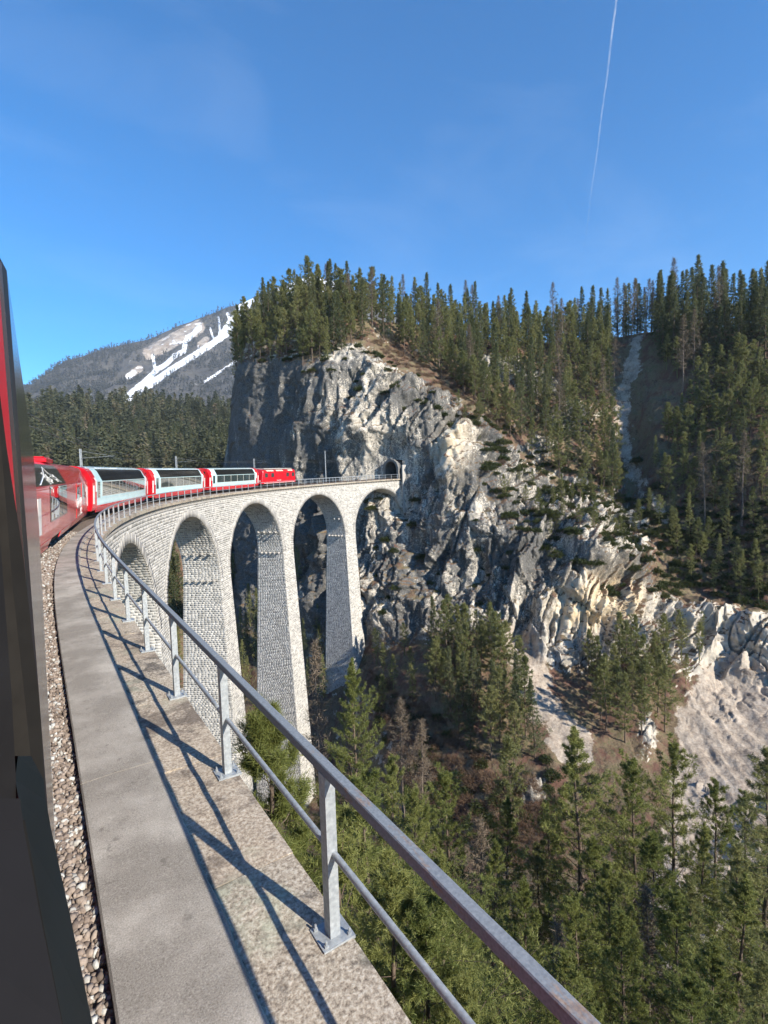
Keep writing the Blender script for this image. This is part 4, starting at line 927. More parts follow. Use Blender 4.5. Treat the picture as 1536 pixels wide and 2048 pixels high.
def conifer(seed, H, R, cb, style, nb, nt, k, L, W, twn=3, bend=.02):
    """H height, R crown radius, cb bare part of trunk, nb branches, nt tufts a branch, k needles a tuft"""
    rg = np.random.default_rng(seed); zt = np.linspace(0, 1, 14); wob = np.cumsum(rg.normal(size=(14, 2))*bend*H/14*2, 0); wob -= wob[0]
    TP = np.concatenate([wob, (zt*H)[:, None]], 1); r0 = .0095*H+.04; TV, TF = tube_np(TP, r0*(1-zt*.93), 7); tv, tf = [TV], [TF]; nv = len(TV); C, Dd = [], []
    az = rg.uniform(0, 6.3); lob = rg.uniform(0, 6.3, 3); side = rg.uniform(.0, .3)
    for i in range(nb):
        t = cb+(1-cb)*((i+rg.uniform(0, 1))/nb)**.9; u = (t-cb)/(1-cb); az += 2.4+rg.normal()*.35
        if style == 'spruce': ln = R*(1-u)**.75*(.35+.65*min(1, u/.12))*rg.uniform(.65, 1.12)+.12; el = -.30+.75*u+rg.normal()*.12
        elif style == 'pine': ln = R*min(1, (1-u)**.6*1.25)*(.45+.55*min(1, u/.3))*rg.uniform(.5, 1.2)+.15; el = .05+.75*u+rg.normal()*.22
        else: ln = R*(1-u)**.8*(.3+.7*min(1, u/.2))*rg.uniform(.5, 1.15)+.1; el = .05+.4*u+rg.normal()*.2
        ln *= (1+1.4*side*math.cos(az-lob[0])+.18*math.sin(5*t+lob[1]))*(.82+.34*math.sin(17*t+lob[2])*math.sin(7.3*t+lob[1]+az*.5))*(1.35 if rg.random() < .08 else 1); d = np.array((math.cos(az)*math.cos(el), math.sin(az)*math.cos(el), math.sin(el)))
        b0 = np.array([np.interp(t, zt, TP[:, q]) for q in range(3)]); s_ = np.linspace(0, 1, 4)[:, None]; cur = (.10 if style == 'spruce' else .16)*ln
        BP = b0+d*ln*s_+np.array((0, 0, 1.))*(s_**2)*cur*(1 if style != 'spruce' else .9); BP[1:3] += rg.normal(size=(2, 3))*ln*.035
        V, F = tube_np(BP, np.linspace(max(.012, r0*.20*(1-t)+.012), .006, 4)*(1 if H > 6 else .5), 3); tv.append(V); tf.append(F+nv); nv += len(V)
        if style == 'dead': pass
        m = max(2, int(nt*(.35+.65*ln/R))); tt = rg.uniform(.18 if style == 'spruce' else .35, 1.0, m)**.8; 
        base = np.stack([np.interp(tt, s_[:, 0], BP[:, q]) for q in range(3)], -1); sidev = unit(np.cross(d, (0, 0, 1.))); wid = ln*(.42 if style == 'spruce' else .36)*(1.05-tt)+.06*ln
        lat = rg.uniform(-1, 1, m)*wid; base = base+sidev*lat[:, None]+np.array((0, 0, 1.))*(rg.normal(size=m)*ln*.05 - (np.abs(lat)*.22 if style == 'spruce' else 0))[:, None]
        C.append(base); Dd.append(d*.7+sidev*np.sign(lat)[:, None]*.8+np.array((0, 0, .35 if style != 'spruce' else -.05)))
    C = np.concatenate(C); Dd = unit(np.concatenate(Dd)); 
    C = np.concatenate([C, TP[-1]-np.array((0, 0, 1.))*rg.uniform(0, .12*H, (nt*2, 1))+rg.normal(size=(nt*2, 3))*.02*R]); Dd = np.concatenate([Dd, np.tile((0, 0, 1.), (nt*2, 1))])
    CC = np.repeat(C, k, 0)+rg.normal(size=(len(C)*k, 3))*L*.22; V, F = blades(CC, np.repeat(Dd, k, 0), L, W, rg)
    return (np.concatenate(tv), np.concatenate(tf)), (V, F)
PROTO = {}
def proto(key, variants, leaf, bark, **kw):
    L = []
    for q in range(variants):
        a = dict(kw); rg = random.Random(hash(key) % 1000+q) if False else random.Random(len(key)*31+q)
        a['R'] = kw['R']*rg.uniform(.8, 1.2); a['cb'] = kw['cb']*rg.uniform(.6, 1.35)
        (tv, tf), (cv, cf) = conifer(1000+len(PROTO)*50+q, **a)
        L.append((mesh_np(key+'_trunk', tv, tf, M[bark], True), mesh_np(key+'_crown', cv, cf, M[leaf]), kw['H']))
    PROTO[key] = L
proto('pine_mid', 8, 'pine', 'bark', H=16., R=3.2, cb=.22, style='pine', nb=58, nt=16, k=7, L=.50, W=.13)
proto('spruce_mid', 5, 'spruce', 'bark', H=20., R=3.4, cb=.10, style='spruce', nb=84, nt=15, k=6, L=.50, W=.14)
proto('larch_mid', 4, 'twig', 'larchbark', H=20., R=2.8, cb=.30, style='larch', nb=80, nt=12, k=4, L=.6, W=.06)
proto('pine_near', 3, 'pine_near', 'bark', H=18., R=3.1, cb=.12, style='pine', nb=110, nt=52, k=9, L=.18, W=.036)
proto('spruce_near', 2, 'pine', 'bark', H=20., R=3.0, cb=.12, style='spruce', nb=95, nt=48, k=8, L=.20, W=.04)
proto('pine_small', 2, 'pine_near', 'bark', H=6., R=1.7, cb=.06, style='pine', nb=58, nt=72, k=14, L=.085, W=.012)
proto('pine_sapling', 1, 'pine_near', 'bark', H=3.4, R=1.15, cb=.12, style='pine', nb=44, nt=95, k=16, L=.10, W=.0085, bend=.015)
NT = {}
def tree(name, key, x, y, z, H, label, group, cat='tree', lean=.03, wide=1.0, var=None):
    L = PROTO[key]; NT[key] = NT.get(key, 0)+1; tm, cm, h0 = L[RNG.integers(len(L)) if var is None else var]
    r = empty(name, (x, y, z-.25)); s = H/h0; r.scale = (s*wide, s*wide, s); r.rotation_euler = (RNG.normal()*lean, RNG.normal()*lean, RNG.uniform(0, 6.28)); tag(r, label, cat, group)
    link('trunk', tm, r); link('crown', cm, r); return r
P_, PX, PY, RR = T['P'], T['px'], T['py'], T['R']; AHEAD = (P_-CAM)@_F > 40
def inpoly(px, py, poly):
    r = np.zeros(len(px), bool); n = len(poly)
    for i in range(n):
        (x0, y0), (x1, y1) = poly[i], poly[(i+1) % n]; c = ((y0 > py) != (y1 > py)); xx = (x1-x0)*(py-y0)/((y1-y0) if y1 != y0 else 1e-9)+x0; r ^= c & (px < xx)
    return r
TK = np.zeros((3000, 3)); NTK = 0
def scatter(poly, n, gap, rocklim=.45, rows=(1.2, 9.), screelim=.3):
    global NTK
    idx = np.where(inpoly(PX, PY, poly) & AHEAD & (T['rock'] < rocklim) & (T['scree'] < screelim) & (RR > rows[0]) & (RR < rows[1]))[0]; out = []
    if not len(idx): return out
    for i in RNG.permutation(idx)[:9000]:
        p = P_[i]; a_ = TK[:NTK]
        if not NTK or (((a_[:, 0]-p[0])**2+(a_[:, 1]-p[1])**2) > (gap*a_[:, 2])**2).all(): TK[NTK] = (p[0], p[1], RNG.uniform(.7, 1.2)); NTK += 1; out.append(p)
        if len(out) >= n: break
    return out
CREST = [(470, 760), (480, 690), (555, 630), (650, 600), (720, 610), (800, 630), (900, 650), (1000, 660), (1100, 665), (1215, 660), (1225, 740), (1235, 830), (1240, 930), (1250, 1010), (1180, 990), (1100, 960), (1030, 900), (960, 830), (900, 765), (830, 725), (780, 690), (735, 650), (700, 660), (640, 720), (560, 740), (500, 740)]
REQ = []
def req(kind, p, H, label, group): REQ.append((kind, p, H, label, group))
def pick(p, table):                    # table: (column limit, row limit, words), first match
    x, y, _ = topx(p[None])
    for cx_, cy_, w in table:
        if x[0] < cx_ and y[0] < cy_: return w
    return table[-1][2]
KN = ((560, 690, 'at the left end of the knoll skyline'), (660, 660, 'on the skyline of the knoll over the tunnel'), (800, 660, 'on the right shoulder of the knoll skyline'), (600, 900, 'along the left rim of the shaded wall'), (1000, 900, 'just above the rim of the tunnel cliff'))
for p in scatter([(470, 760), (480, 680), (555, 620), (650, 600), (720, 610), (750, 650), (725, 700), (640, 745), (500, 750)], 125, 2.9, .85):
    k = RNG.random(); w = pick(p, KN)
    if k < .06: req('larch', p, RNG.uniform(15, 19), 'bare larch '+w, 'bare larches '+w)
    elif k < .35: req('spruce', p, RNG.uniform(12, 19), 'dark spruce '+w, 'spruces '+w)
    else: req('pine', p, RNG.uniform(11, 19), 'green pine '+w, 'pines '+w)
SL = ((900, 720, 'on the skyline right of the knoll'), (1050, 720, 'on the skyline in the middle of the long slope'), (1260, 720, 'on the skyline left of the gully head'), (900, 800, 'on the slope right behind the knoll'), (1050, 830, 'half way up the long slope above the sunlit cliff'), (1180, 850, 'in the thick wood left of the gully'), (1400, 850, 'along the left edge of the gully'), (1100, 1100, 'on the rim right above the sunlit cliff'), (1400, 1100, 'low on the slope beside the gully mouth'))
for p in scatter(CREST, 330, 3.0, .9):
    k = RNG.random(); w = pick(p, SL)
    if k < .06: req('larch', p, RNG.uniform(17, 23), 'leafless larch '+w, 'bare larches '+w)
    elif k < .40: req('spruce', p, RNG.uniform(12, 20), 'dark spruce '+w, 'spruces '+w)
    else: req('pine', p, RNG.uniform(9, 16), 'green pine '+w, 'pines '+w)
RT = ((1400, 740, 'on the skyline right of the gully head'), (1480, 740, 'on the high skyline near the right edge'), (1900, 740, 'on the skyline at the right edge'), (1400, 850, 'on the right bank of the gully'), (1900, 850, 'high on the right hand slope'), (1420, 1000, 'half way down the right bank of the gully'), (1900, 1000, 'in the middle of the right hand slope'), (1900, 1300, 'low over the shaded ravine'))
for p in scatter([(1300, 655), (1400, 640), (1620, 620), (1680, 1150), (1536, 1190), (1400, 1140), (1320, 1030), (1300, 940), (1360, 830), (1330, 740)], 300, 3.0, .95, (1., 7.)):
    k = RNG.random(); w = pick(p, RT); top = topx(p[None])[1][0] < 740
    if k < .04: req('larch', p, RNG.uniform(18, 25), 'leafless larch '+w, 'bare larches '+w)
    elif k < (.6 if top else .3): req('spruce', p, RNG.uniform(16, 23) if top else RNG.uniform(8, 14), 'dark spruce '+w, 'spruces '+w)
    else: req('pine', p, RNG.uniform(8, 14), 'green pine '+w, 'pines '+w)
for p in scatter([(1200, 700), (1210, 640), (1340, 630), (1340, 690)], 26, 2.6, 1.1, (.2, 2.1), 3.):
    if RNG.random() < .6: req('spruce', p, RNG.uniform(13, 19), 'dark spruce standing behind the gully head', 'spruces behind the gully head')
    else: req('larch', p, RNG.uniform(15, 21), 'leafless larch standing behind the gully head', 'bare larches behind the gully head')
for p in scatter([(1300, 1040), (1420, 1080), (1560, 1080), (1560, 1215), (1380, 1190)], 34, 3.2, 1.1, (3., 8.), 2.): req('pine', p, RNG.uniform(6, 12), 'green pine rooted in the shaded ravine at the right', 'pines in the shaded ravine')
for p in scatter([(1225, 670), (1330, 660), (1330, 685), (1240, 690)], 10, 3.5, 1., (.6, 3.), 2.): req('larch', p, RNG.uniform(17, 22), 'leafless larch at the top of the gully', 'bare larches at the top of the gully')
CL = ((930, 1400, 'at the upper left of the dark clump below the cliff'), (1100, 1380, 'at the top of the dark clump below the cliff'), (960, 1600, 'at the lower left of the dark clump'), (1100, 1600, 'on the right flank of the dark clump, by the scree strip'))
for p in scatter([(860, 1330), (920, 1300), (1010, 1330), (1050, 1420), (1080, 1520), (1010, 1540), (930, 1500), (870, 1420)], 34, 2.7, .9, (7., 10.5), .9):
    w = pick(p, CL); k = RNG.random() < .6; req('pine' if k else 'spruce', p, RNG.uniform(9, 15), ('pine ' if k else 'spruce ')+w, ('pines ' if k else 'spruces ')+w)
CR = ((1250, 1410, 'at the left of the clump under the ochre rock'), (1400, 1410, 'at the right of the clump under the ochre rock'), (1250, 1600, 'at the lower left of the clump under the ochre rock'), (1400, 1600, 'at the lower right of the clump under the ochre rock'))
for p in scatter([(1185, 1345), (1330, 1330), (1345, 1480), (1230, 1490), (1190, 1420)], 22, 2.8, 1., (7., 10.5), .9): w = pick(p, CR); req('pine', p, RNG.uniform(9, 14), 'slim pine '+w, 'slim pines '+w)
for p in scatter([(745, 1300), (850, 1290), (850, 1400), (760, 1430)], 7, 3.4, 1., (7., 10.5), .9): req('pine', p, RNG.uniform(6, 9), 'small pine beside the foot of the rightmost pier', 'small pines beside the rightmost pier')
for p in scatter([(1350, 1290), (1410, 1270), (1420, 1360), (1360, 1380)], 5, 3.0, 1.1, (5., 10.), 1.1): req('pine', p, RNG.uniform(5, 9), 'lone small pine above the pale scree fan', 'small pines above the scree fan')
for p in scatter([(460, 1150), (640, 1150), (700, 1380), (600, 1480), (470, 1420)], 24, 3.8, 1., (5., 10.5), 1.): req('spruce', p, RNG.uniform(8, 14), 'shaded spruce seen through the arches', 'shaded spruces behind the piers')
AW = ((370, 2000, 'behind the two nearest arches'), (2000, 2000, 'behind the middle arches'))  # spruces added so the sunlit slope behind the arches looks dark
for p in scatter([(200, 1060), (470, 1060), (470, 1520), (230, 1520)], 44, 4.0, 1.1, (4., 10.8), 2.): w = pick(p, AW); req('spruce', p, RNG.uniform(9, 16), 'shaded spruce '+w, 'shaded spruces '+w)
for px_, py_ in ((338, 1165), (352, 1195), (342, 1235), (356, 1265), (346, 1305), (358, 1345), (345, 1385), (356, 1425), (334, 1280), (366, 1230), (240, 1180), (262, 1205)):  # more added spruces, standing in for shade in the bright gap
    p = seen_on_ground(px_, py_)
    if p is not None: req('spruce', p, RNG.uniform(.085, .12)*np.linalg.norm(p-CAM), 'shaded spruce behind the two nearest arches', 'shaded spruces behind the two nearest arches')
KEYS = {'pine': ('pine_tree', 'pine_mid', 245), 'spruce': ('spruce_tree', 'spruce_mid', 170), 'larch': ('larch_tree', 'larch_mid', 250)}
REST = []
for kind, (nm, key, lim) in KEYS.items():
    L = [r for r in REQ if r[0] == kind]; L.sort(key=lambda r: -r[2]/np.linalg.norm(r[1]-CAM))
    for r in L[:lim]: tree(nm, key, *r[1], r[2], r[3], r[4])
    REST += L[lim:]
def thin_wood():                       # the smallest of the slope's trees, one mass
    Vs, Fs, n = [], [], 0
    for kind, p, H, _, _ in REST:
        tm, cm, h0 = PROTO[KEYS[kind][1]][RNG.integers(4)]; co = np.empty(len(cm.vertices)*3, np.float32); cm.vertices.foreach_get('co', co); V = co.reshape(-1, 3, 3); V = V[RNG.random(len(V)) < .27]; c = V.mean(1, keepdims=True); V = (c+(V-c)*1.7).reshape(-1, 3)
        to = np.empty(len(tm.vertices)*3, np.float32); tm.vertices.foreach_get('co', to); to = to.reshape(-1, 3)[:98]; tf = np.array([list(q.vertices) for q in tm.polygons[:91]])
        Vs += [V*(H/h0)+p, to*(H/h0)+p]; Fs += [np.arange(len(V)).reshape(-1, 3)+n, np.concatenate([tf[:, :3], tf[:, [0, 2, 3]]])+n+len(V)]; n += len(V)+len(to)
    if Vs: tag(link('hillside_wood', mesh_np('hillside_wood', np.concatenate(Vs), np.concatenate(Fs), M['pine'])), 'small conifers filling the wood on the upper slopes', 'forest', kind='stuff')
thin_wood()
# near trees: top pixel, distance, kind
DT = 0
def by_top(px, py, D, name, key, label, group=None, wide=1.0, var=None, minH=2., hmax=24.):
    top = at(px, py, D); g = ground(top[0], top[1]); g = top[2]-12 if g is None else g; H = min(max(minH, top[2]-g), hmax)
    return tree(name, key, top[0], top[1], top[2]-H+.25, H, label, group, lean=.015, wide=wide, var=var)
near = [(1165, 1475, 33, 'pine_near', 'big pine right of centre in the lower wood, its top below the scree strip', 1.15), (1278, 1515, 36, 'pine_near', 'dense pine beside the big pine, under the ochre rock clump', 1.0), (1355, 1490, 42, 'pine_near', 'airy pine in front of the pale scree fan', 1.0),
        (1528, 1495, 36, 'spruce_near', 'dark tall conifer at the right edge of the picture', 1.1), (1440, 1570, 44, 'pine_near', 'pine low in front of the scree fan, left of the right edge', 1.0), (905, 1545, 36, 'pine_near', 'broad pine below the dark clump in the middle of the valley', 1.2),
        (702, 1335, 46, 'pine_near', 'pale green pine standing in front of the rightmost pier', 1.0), (627, 1285, 50, 'larch_mid', 'thin open tree between the two right piers', .7), (775, 1520, 34, 'pine_near', 'pine right of the rightmost pier, half way down the slope', .9),
        (820, 1600, 27, 'pine_near', 'yellow green pine just above the handrail in the middle', 1.0), (1345, 1790, 24, 'pine_near', 'pine crown low in the right corner of the valley', 1.2), (1005, 1870, 17, 'pine_near', 'pine top just under the handrail near the bottom', 1.3), (1195, 1690, 30, 'pine_near', 'pine in the thick of the lower wood, under the big pine', 1.1),
        (1490, 1690, 32, 'spruce_near', 'shaded conifer low at the right edge', 1.2), (1105, 1610, 42, 'pine_near', 'pine left of the big pine, below the small outcrop', 1.0), (975, 1690, 29, 'pine_near', 'pine left of the big pine, low in the valley', 1.1), (1420, 1880, 19, 'pine_near', 'pine top in the bottom right corner', 1.2), (1130, 1930, 15, 'pine_near', 'pine top above the lower end of the handrail', 1.2), (1270, 1620, 40, 'spruce_near', 'dark conifer behind the lower wood', 1.0), (1060, 1760, 24, 'pine_near', 'pine in the lower wood, right of the handrail', 1.1), (880, 1700, 22, 'pine_near', 'green pine crown right of the second post', 1.1), (1250, 1830, 20, 'pine_near', 'pine between the handrail and the right corner', 1.1), (1560, 1800, 24, 'spruce_near', 'conifer cut by the right edge near the bottom', 1.1), (1390, 1650, 38, 'pine_near', 'pine under the scree fan in the lower wood', 1.), (1500, 1590, 50, 'pine_near', 'pine at the foot of the scree fan', 1.), (1020, 1480, 70, 'pine_mid', 'slim pine at the lower end of the dark clump', 1.)]
near += [(592, 1590, 42, 'pine_near', 'pine at the foot of the pier behind the second post', .9), (648, 1530, 50, 'pine_near', 'pine at the foot of the pier left of the thin tree', .8), (560, 1690, 22, 'pine_near', 'pine just beyond the coping by the bright sapling', .9), (1010, 1600, 40, 'pine_near', 'pine just left of the small pale outcrop', 1.1), (1230, 1740, 27, 'pine_near', 'pine filling the gap right of the big pine', 1.3), (1310, 1680, 31, 'pine_near', 'broad pine under the ochre rock, low in the wood', 1.3), (1460, 1760, 26, 'pine_near', 'broad pine near the right edge, low in the wood', 1.3), (930, 1790, 20, 'pine_near', 'broad pine right of the handrail bend', 1.3), (1150, 1790, 22, 'pine_near', 'broad pine at the foot of the big pine', 1.3), (1380, 1960, 16, 'pine_near', 'broad pine crown at the very bottom right', 1.3), (1200, 2000, 13, 'pine_near', 'pine crown at the very bottom, right of the handrail', 1.2), (1520, 1930, 18, 'spruce_near', 'shaded crown in the bottom right corner', 1.3), (1080, 1690, 33, 'spruce_near', 'dark conifer left behind the big pine', 1.2), (1390, 1760, 30, 'spruce_near', 'dark conifer in the shade of the right wood', 1.3), (1560, 1650, 40, 'pine_near', 'pine leaning in from the right edge', 1.2), (860, 1620, 31, 'pine_near', 'pine in the valley left of the broad pine', 1.2)]
for px, py, D, key, lab, w in near: by_top(px, py, D, {'p': 'pine_tree', 's': 'spruce_tree', 'l': 'larch_tree'}[key[0]], key, lab, None, w)
for px, py, D, lab in ((690, 1640, 11., 'young yellow green pine behind the nearest post'), (770, 1740, 9., 'young pine under the handrail, right of the nearest post'), (740, 1560, 15., 'young pine above the mid rail by the nearest post'), (850, 1830, 8.5, 'young pine low by the coping, below the nearest post'), (925, 1990, 8.0, 'young pine between mid rail and handrail at the bottom'), (880, 1790, 14., 'bushy young pine further down under the handrail')):
    by_top(px, py, D, 'pine_tree', 'pine_small', lab, None, 1.15, minH=3., hmax=9.)
for px, py, D, lab in ((1120, 1840, 21., 'leafless grey tree among the pines under the handrail'), (1300, 1770, 27., 'leafless grey tree low in the right wood'), (960, 1640, 33., 'leafless brown tree in the middle of the valley'), (800, 1400, 60., 'leafless brown tree on the slope right of the rightmost pier'), (840, 1440, 58., 'leafless twiggy tree between pier and dark clump')): by_top(px, py, D, 'dead_tree', 'larch_mid', lab, None, 1.2, None, 4., 15.)
by_top(528, 1442, 6.1, 'pine_sapling', 'pine_sapling', 'bright young pine reaching over the coping beside the second post', None, 1.0, 0, 2.6, 3.4)
# ------------------------------------------------------------------ shrubs, brush
def bush(seed, leaf, n, R, Hh, L, W, k, stems):
    rg = np.random.default_rng(seed); d = unit(rg.normal(size=(n, 3))*np.array((1, 1, .8))); d[:, 2] = np.abs(d[:, 2]); r = rg.uniform(.35, 1, (n, 1))**.6*(1+.35*np.sin(d[:, :1]*7+seed)*np.cos(d[:, 1:2]*6)); C = d*r*np.array((R, R, Hh)); V, F = blades(np.repeat(C, k, 0), np.repeat(d, k, 0), L, W, rg, .7)
    tv, tf, nv = [], [], 0
    for _ in range(stems):
        e = d[rg.integers(n)]*np.array((R, R, Hh))*rg.uniform(.6, 1.05); P = np.linspace(0, 1, 4)[:, None]*e; P[1:3] += rg.normal(size=(2, 3))*.08*R; a, b_ = tube_np(P, np.linspace(.03, .01, 4)*R, 3); tv.append(a); tf.append(b_+nv); nv += len(a)
    return mesh_np('stems', np.concatenate(tv), np.concatenate(tf), M['bark']), mesh_np('foliage', V, F, M[leaf])
BG = [bush(60+i, 'dwarf', 260, 1., .75, .34, .10, 5, 10) for i in range(4)]; BB = [bush(80+i, 'drytwig', 200, 1., .9, .55, .028, 4, 26) for i in range(4)]
def shrub(p, s, label, group, L, name='shrub'):
    a, b = L[RNG.integers(len(L))]; r = empty(name, tuple(p-np.array((0, 0, .12)))); r.scale = (s, s, s*RNG.uniform(.7, 1.1)); r.rotation_euler = (0, 0, RNG.uniform(0, 6.28)); tag(r, label, 'shrub', group); link('stems', a, r); link('foliage', b, r)
def ledge(poly, n, gap, nzmin, rows):
    pass
    idx = np.where(inpoly(PX, PY, poly) & AHEAD & (T['nz'] > nzmin) & (T['scree'] < .3) & (RR > rows[0]) & (RR < rows[1]))[0]; out = []
    for i in RNG.permutation(idx):
        p = P_[i]
        if all((p[0]-q[0])**2+(p[1]-q[1])**2+(p[2]-q[2])**2 > gap*gap for q in out): out.append(p)
        if len(out) >= n: break
    return out
SU = ((1040, 1000, 'on the sunlit cliff right of the tunnel, high up'), (1180, 1000, 'high on the sunlit cliff under the long slope'), (1100, 1080, 'on ledges in the middle of the sunlit cliff'), (1220, 1100, 'above the ochre stained rock'), (1500, 1130, 'at the right end of the sunlit cliff'), (1200, 1400, 'low on the sunlit cliff'), (1600, 1400, 'just right of the ochre stained rock'))
for p in ledge([(930, 820), (1260, 850), (1400, 1150), (1300, 1230), (1050, 1100), (960, 950)], 170, 1.9, .32, (3.5, 8)): w = pick(p, SU); shrub(p, RNG.uniform(.8, 1.9), 'green dwarf pine '+w, 'dwarf pines '+w, BG, 'dwarf_pine')
for p in ledge([(740, 1000), (960, 960), (1050, 1100), (1000, 1240), (760, 1250)], 32, 3.0, .40, (3.5, 8)): shrub(p, RNG.uniform(.7, 1.5), 'low green shrub on the cliff between tunnel and scree', 'shrubs on the cliff right of the tunnel', BG)
for p in ledge([(500, 720), (700, 680), (900, 790), (900, 860), (700, 800), (520, 790)], 46, 2.2, .40, (3, 6)): shrub(p, RNG.uniform(.8, 1.6), 'green shrub along the lip of the cliff over the tunnel', 'shrubs on the lip of the cliff', BG)
KB = ((800, 740, 'at the top of the open strip on the knoll'), (880, 800, 'half way down the open strip right of the knoll'), (960, 840, 'low on the open strip above the cliff rim'), (960, 1000, 'on the cliff rim right of the tunnel'), (2000, 2000, 'where the open strip meets the long slope'))
for p in ledge([(720, 660), (800, 740), (960, 860), (1060, 900), (1000, 800), (860, 720)], 110, 1.5, .3, (2, 6)): w = pick(p, KB); shrub(p, RNG.uniform(.7, 1.5), 'reddish brown leafless bush '+w, 'brown bushes '+w, BB, 'bare_bush')
SC = ((1050, 2000, 'on the left of the cliff rim below the long slope'), (1170, 2000, 'on the rim of the cliff below the long slope'), (2000, 2000, 'on the rim of the cliff beside the gully mouth'))
for p in ledge([(900, 790), (1000, 850), (1130, 900), (1250, 960), (1330, 1060), (1270, 1130), (1120, 1090), (1000, 1020), (930, 900)], 190, 1.6, .22, (2.5, 6.5)):
    w = pick(p, SC); k = RNG.random()
    if k < .55: shrub(p, RNG.uniform(.8, 1.7), 'green dwarf pine '+w, 'dwarf pines '+w, BG, 'dwarf_pine')
    elif k < .8: shrub(p, RNG.uniform(.7, 1.4), 'leafless brown bush '+w, 'brown bushes '+w, BB, 'bare_bush')
    else: tree('pine_tree', 'pine_mid', *p, RNG.uniform(4, 8), 'small crooked pine '+w, 'small pines '+w)
LB = ((830, 1480, 'right beside the rightmost pier'), (900, 1700, 'on the open slope right of the rightmost pier'), (1000, 1600, 'under the left of the dark clump'), (1100, 1600, 'by the small pale outcrop'), (1050, 1900, 'low on the valley slope behind the near pines'), (1500, 1900, 'below the scree strip'))
for p in ledge([(740, 1330), (880, 1430), (1010, 1560), (1130, 1500), (1190, 1560), (1130, 1720), (1000, 1720), (820, 1600), (745, 1450)], 60, 2.2, .3, (7, 10.9)): w = pick(p, LB); shrub(p, RNG.uniform(.7, 1.5), 'green bush '+w, 'green bushes '+w, BG)
for p in ledge([(740, 1340), (870, 1420), (1000, 1560), (1120, 1600), (1130, 1720), (1000, 1720), (820, 1600), (745, 1450)], 150, 1.5, .3, (7, 10.9)): w = pick(p, LB); shrub(p, RNG.uniform(.7, 1.5), 'brown leafless brush '+w, 'brown brush '+w, BB, 'bare_bush')
for p in ledge([(1350, 1000), (1536, 1000), (1536, 1230), (1380, 1180), (1290, 1060)], 80, 2.0, .3, (3.5, 8)): shrub(p, RNG.uniform(.8, 1.7), 'shrub in the shaded ravine at the right', 'shrubs in the shaded ravine', BG)
for x, y, s_ in ((3.0, 2.6, .8), (3.4, 3.6, .9), (2.9, 1.5, .7), (3.9, 4.8, 1.0), (4.6, 3.0, 1.0), (2.6, 6.8, .7), (3.5, 7.6, .9), (5.2, 5.4, 1.2), (2.7, 9.2, .7)):
    g = ground(x, y, 3.0)
    if g is not None: shrub(np.array((x, y, g)), s_*.8, 'leafless twiggy bush on the bank just below the coping', 'twiggy bushes below the coping', BB, 'bare_bush')
# ------------------------------------------------------------------ far woods (single masses)
def lowtree(seed, nb=46):
    rg = np.random.default_rng(seed); t = rg.uniform(.05, 1, nb*7); a = rg.uniform(0, 6.3, nb*7); r = (1-t)**.8*.17*rg.uniform(.3, 1.05, nb*7); C = np.stack([r*np.cos(a), r*np.sin(a), t], -1); d = np.stack([np.cos(a), np.sin(a), np.full(len(a), -.15)], -1)
    return blades(C, d, .085, .036, rg, .5)
LT = [lowtree(i) for i in range(5)]
def m_wood(name, stops):
    m = Mat(name); r = m.math('ADD', m.math('MULTIPLY', m.attr('tint').outputs['Fac'], .75), m.math('MULTIPLY', m.island(), .25)); col = m.ramp(r, stops); m.col(col).set(Roughness=.7)
    t = m.n('ShaderNodeBsdfTranslucent'); m.l(col, t.inputs['Color']); x = m.n('ShaderNodeMixShader'); x.inputs[0].default_value = .35; m.l(m.b.outputs[0], x.inputs[1]); m.l(t.outputs[0], x.inputs[2]); m.l(x.outputs[0], m.out.inputs['Surface']); return m.m
M['farwood'] = m_wood('mixed_far_wood', [(0, (.028, .036, .022)), (.35, (.062, .072, .036)), (.62, (.105, .11, .052)), (.82, (.14, .12, .07)), (1, (.20, .155, .11))])
M['farspruce'] = m_wood('far_spruce', [(0, (.04, .045, .04)), (.5, (.065, .066, .055)), (1, (.10, .09, .075))])
def mass(name, pts, hs, leaf, label, tri):
    Vs, Tn = [], []
    for p, h in zip(pts, hs):
        V, F = LT[RNG.integers(5)]; keep = RNG.permutation(len(F))[:tri]; V = V.reshape(-1, 3, 3)[keep]; c = V.mean(1, keepdims=True); V = (c+(V-c)*(len(F)/tri)**.5).reshape(-1, 3)
        a = RNG.uniform(0, 6.3); ca, sa = math.cos(a), math.sin(a); w = RNG.uniform(.85, 1.3); V = V@np.array([[ca, sa, 0], [-sa, ca, 0], [0, 0, 1]])*h*np.array((w, w, RNG.uniform(.85, 1.15))); Vs.append(V+p); Tn.append(np.full(len(V), np.clip(RNG.normal(.42, .22), 0, 1)))
    V = np.concatenate(Vs); me = mesh_np(name, V, np.arange(len(V)).reshape(-1, 3), M[leaf]); at_ = me.attributes.new('tint', 'FLOAT', 'POINT'); at_.data.foreach_set('value', np.concatenate(Tn).astype(np.float32)); tag(link(name, me), label, 'forest', kind='stuff')
Q, px, py, rr = HL; ok = np.where((px > -60) & (px < 500) & (rr > .8) & (rr < 4.6) & (py < 975))[0]; pk = RNG.choice(ok, 1150); hv = RNG.uniform(16, 27, len(pk)); jit = RNG.normal(size=(len(pk), 3))*np.array((3, 3, 0)); big = []; single_i = []
for i in np.argsort(np.hypot(Q[pk, 0], Q[pk, 1])):
    p = Q[pk[i]]; x_, y_ = px[pk[i]], py[pk[i]]
    if 60 < x_ < 470 and y_ < 935 and all((p[0]-q[0])**2+(p[1]-q[1])**2 > 36 for q in big): big.append(p); single_i.append(i)
    if len(big) >= 100: break
FW = ((170, 2000, 'over the red coach'), (310, 2000, 'over the first pale blue coach'), (900, 2000, 'beside the shaded wall'))
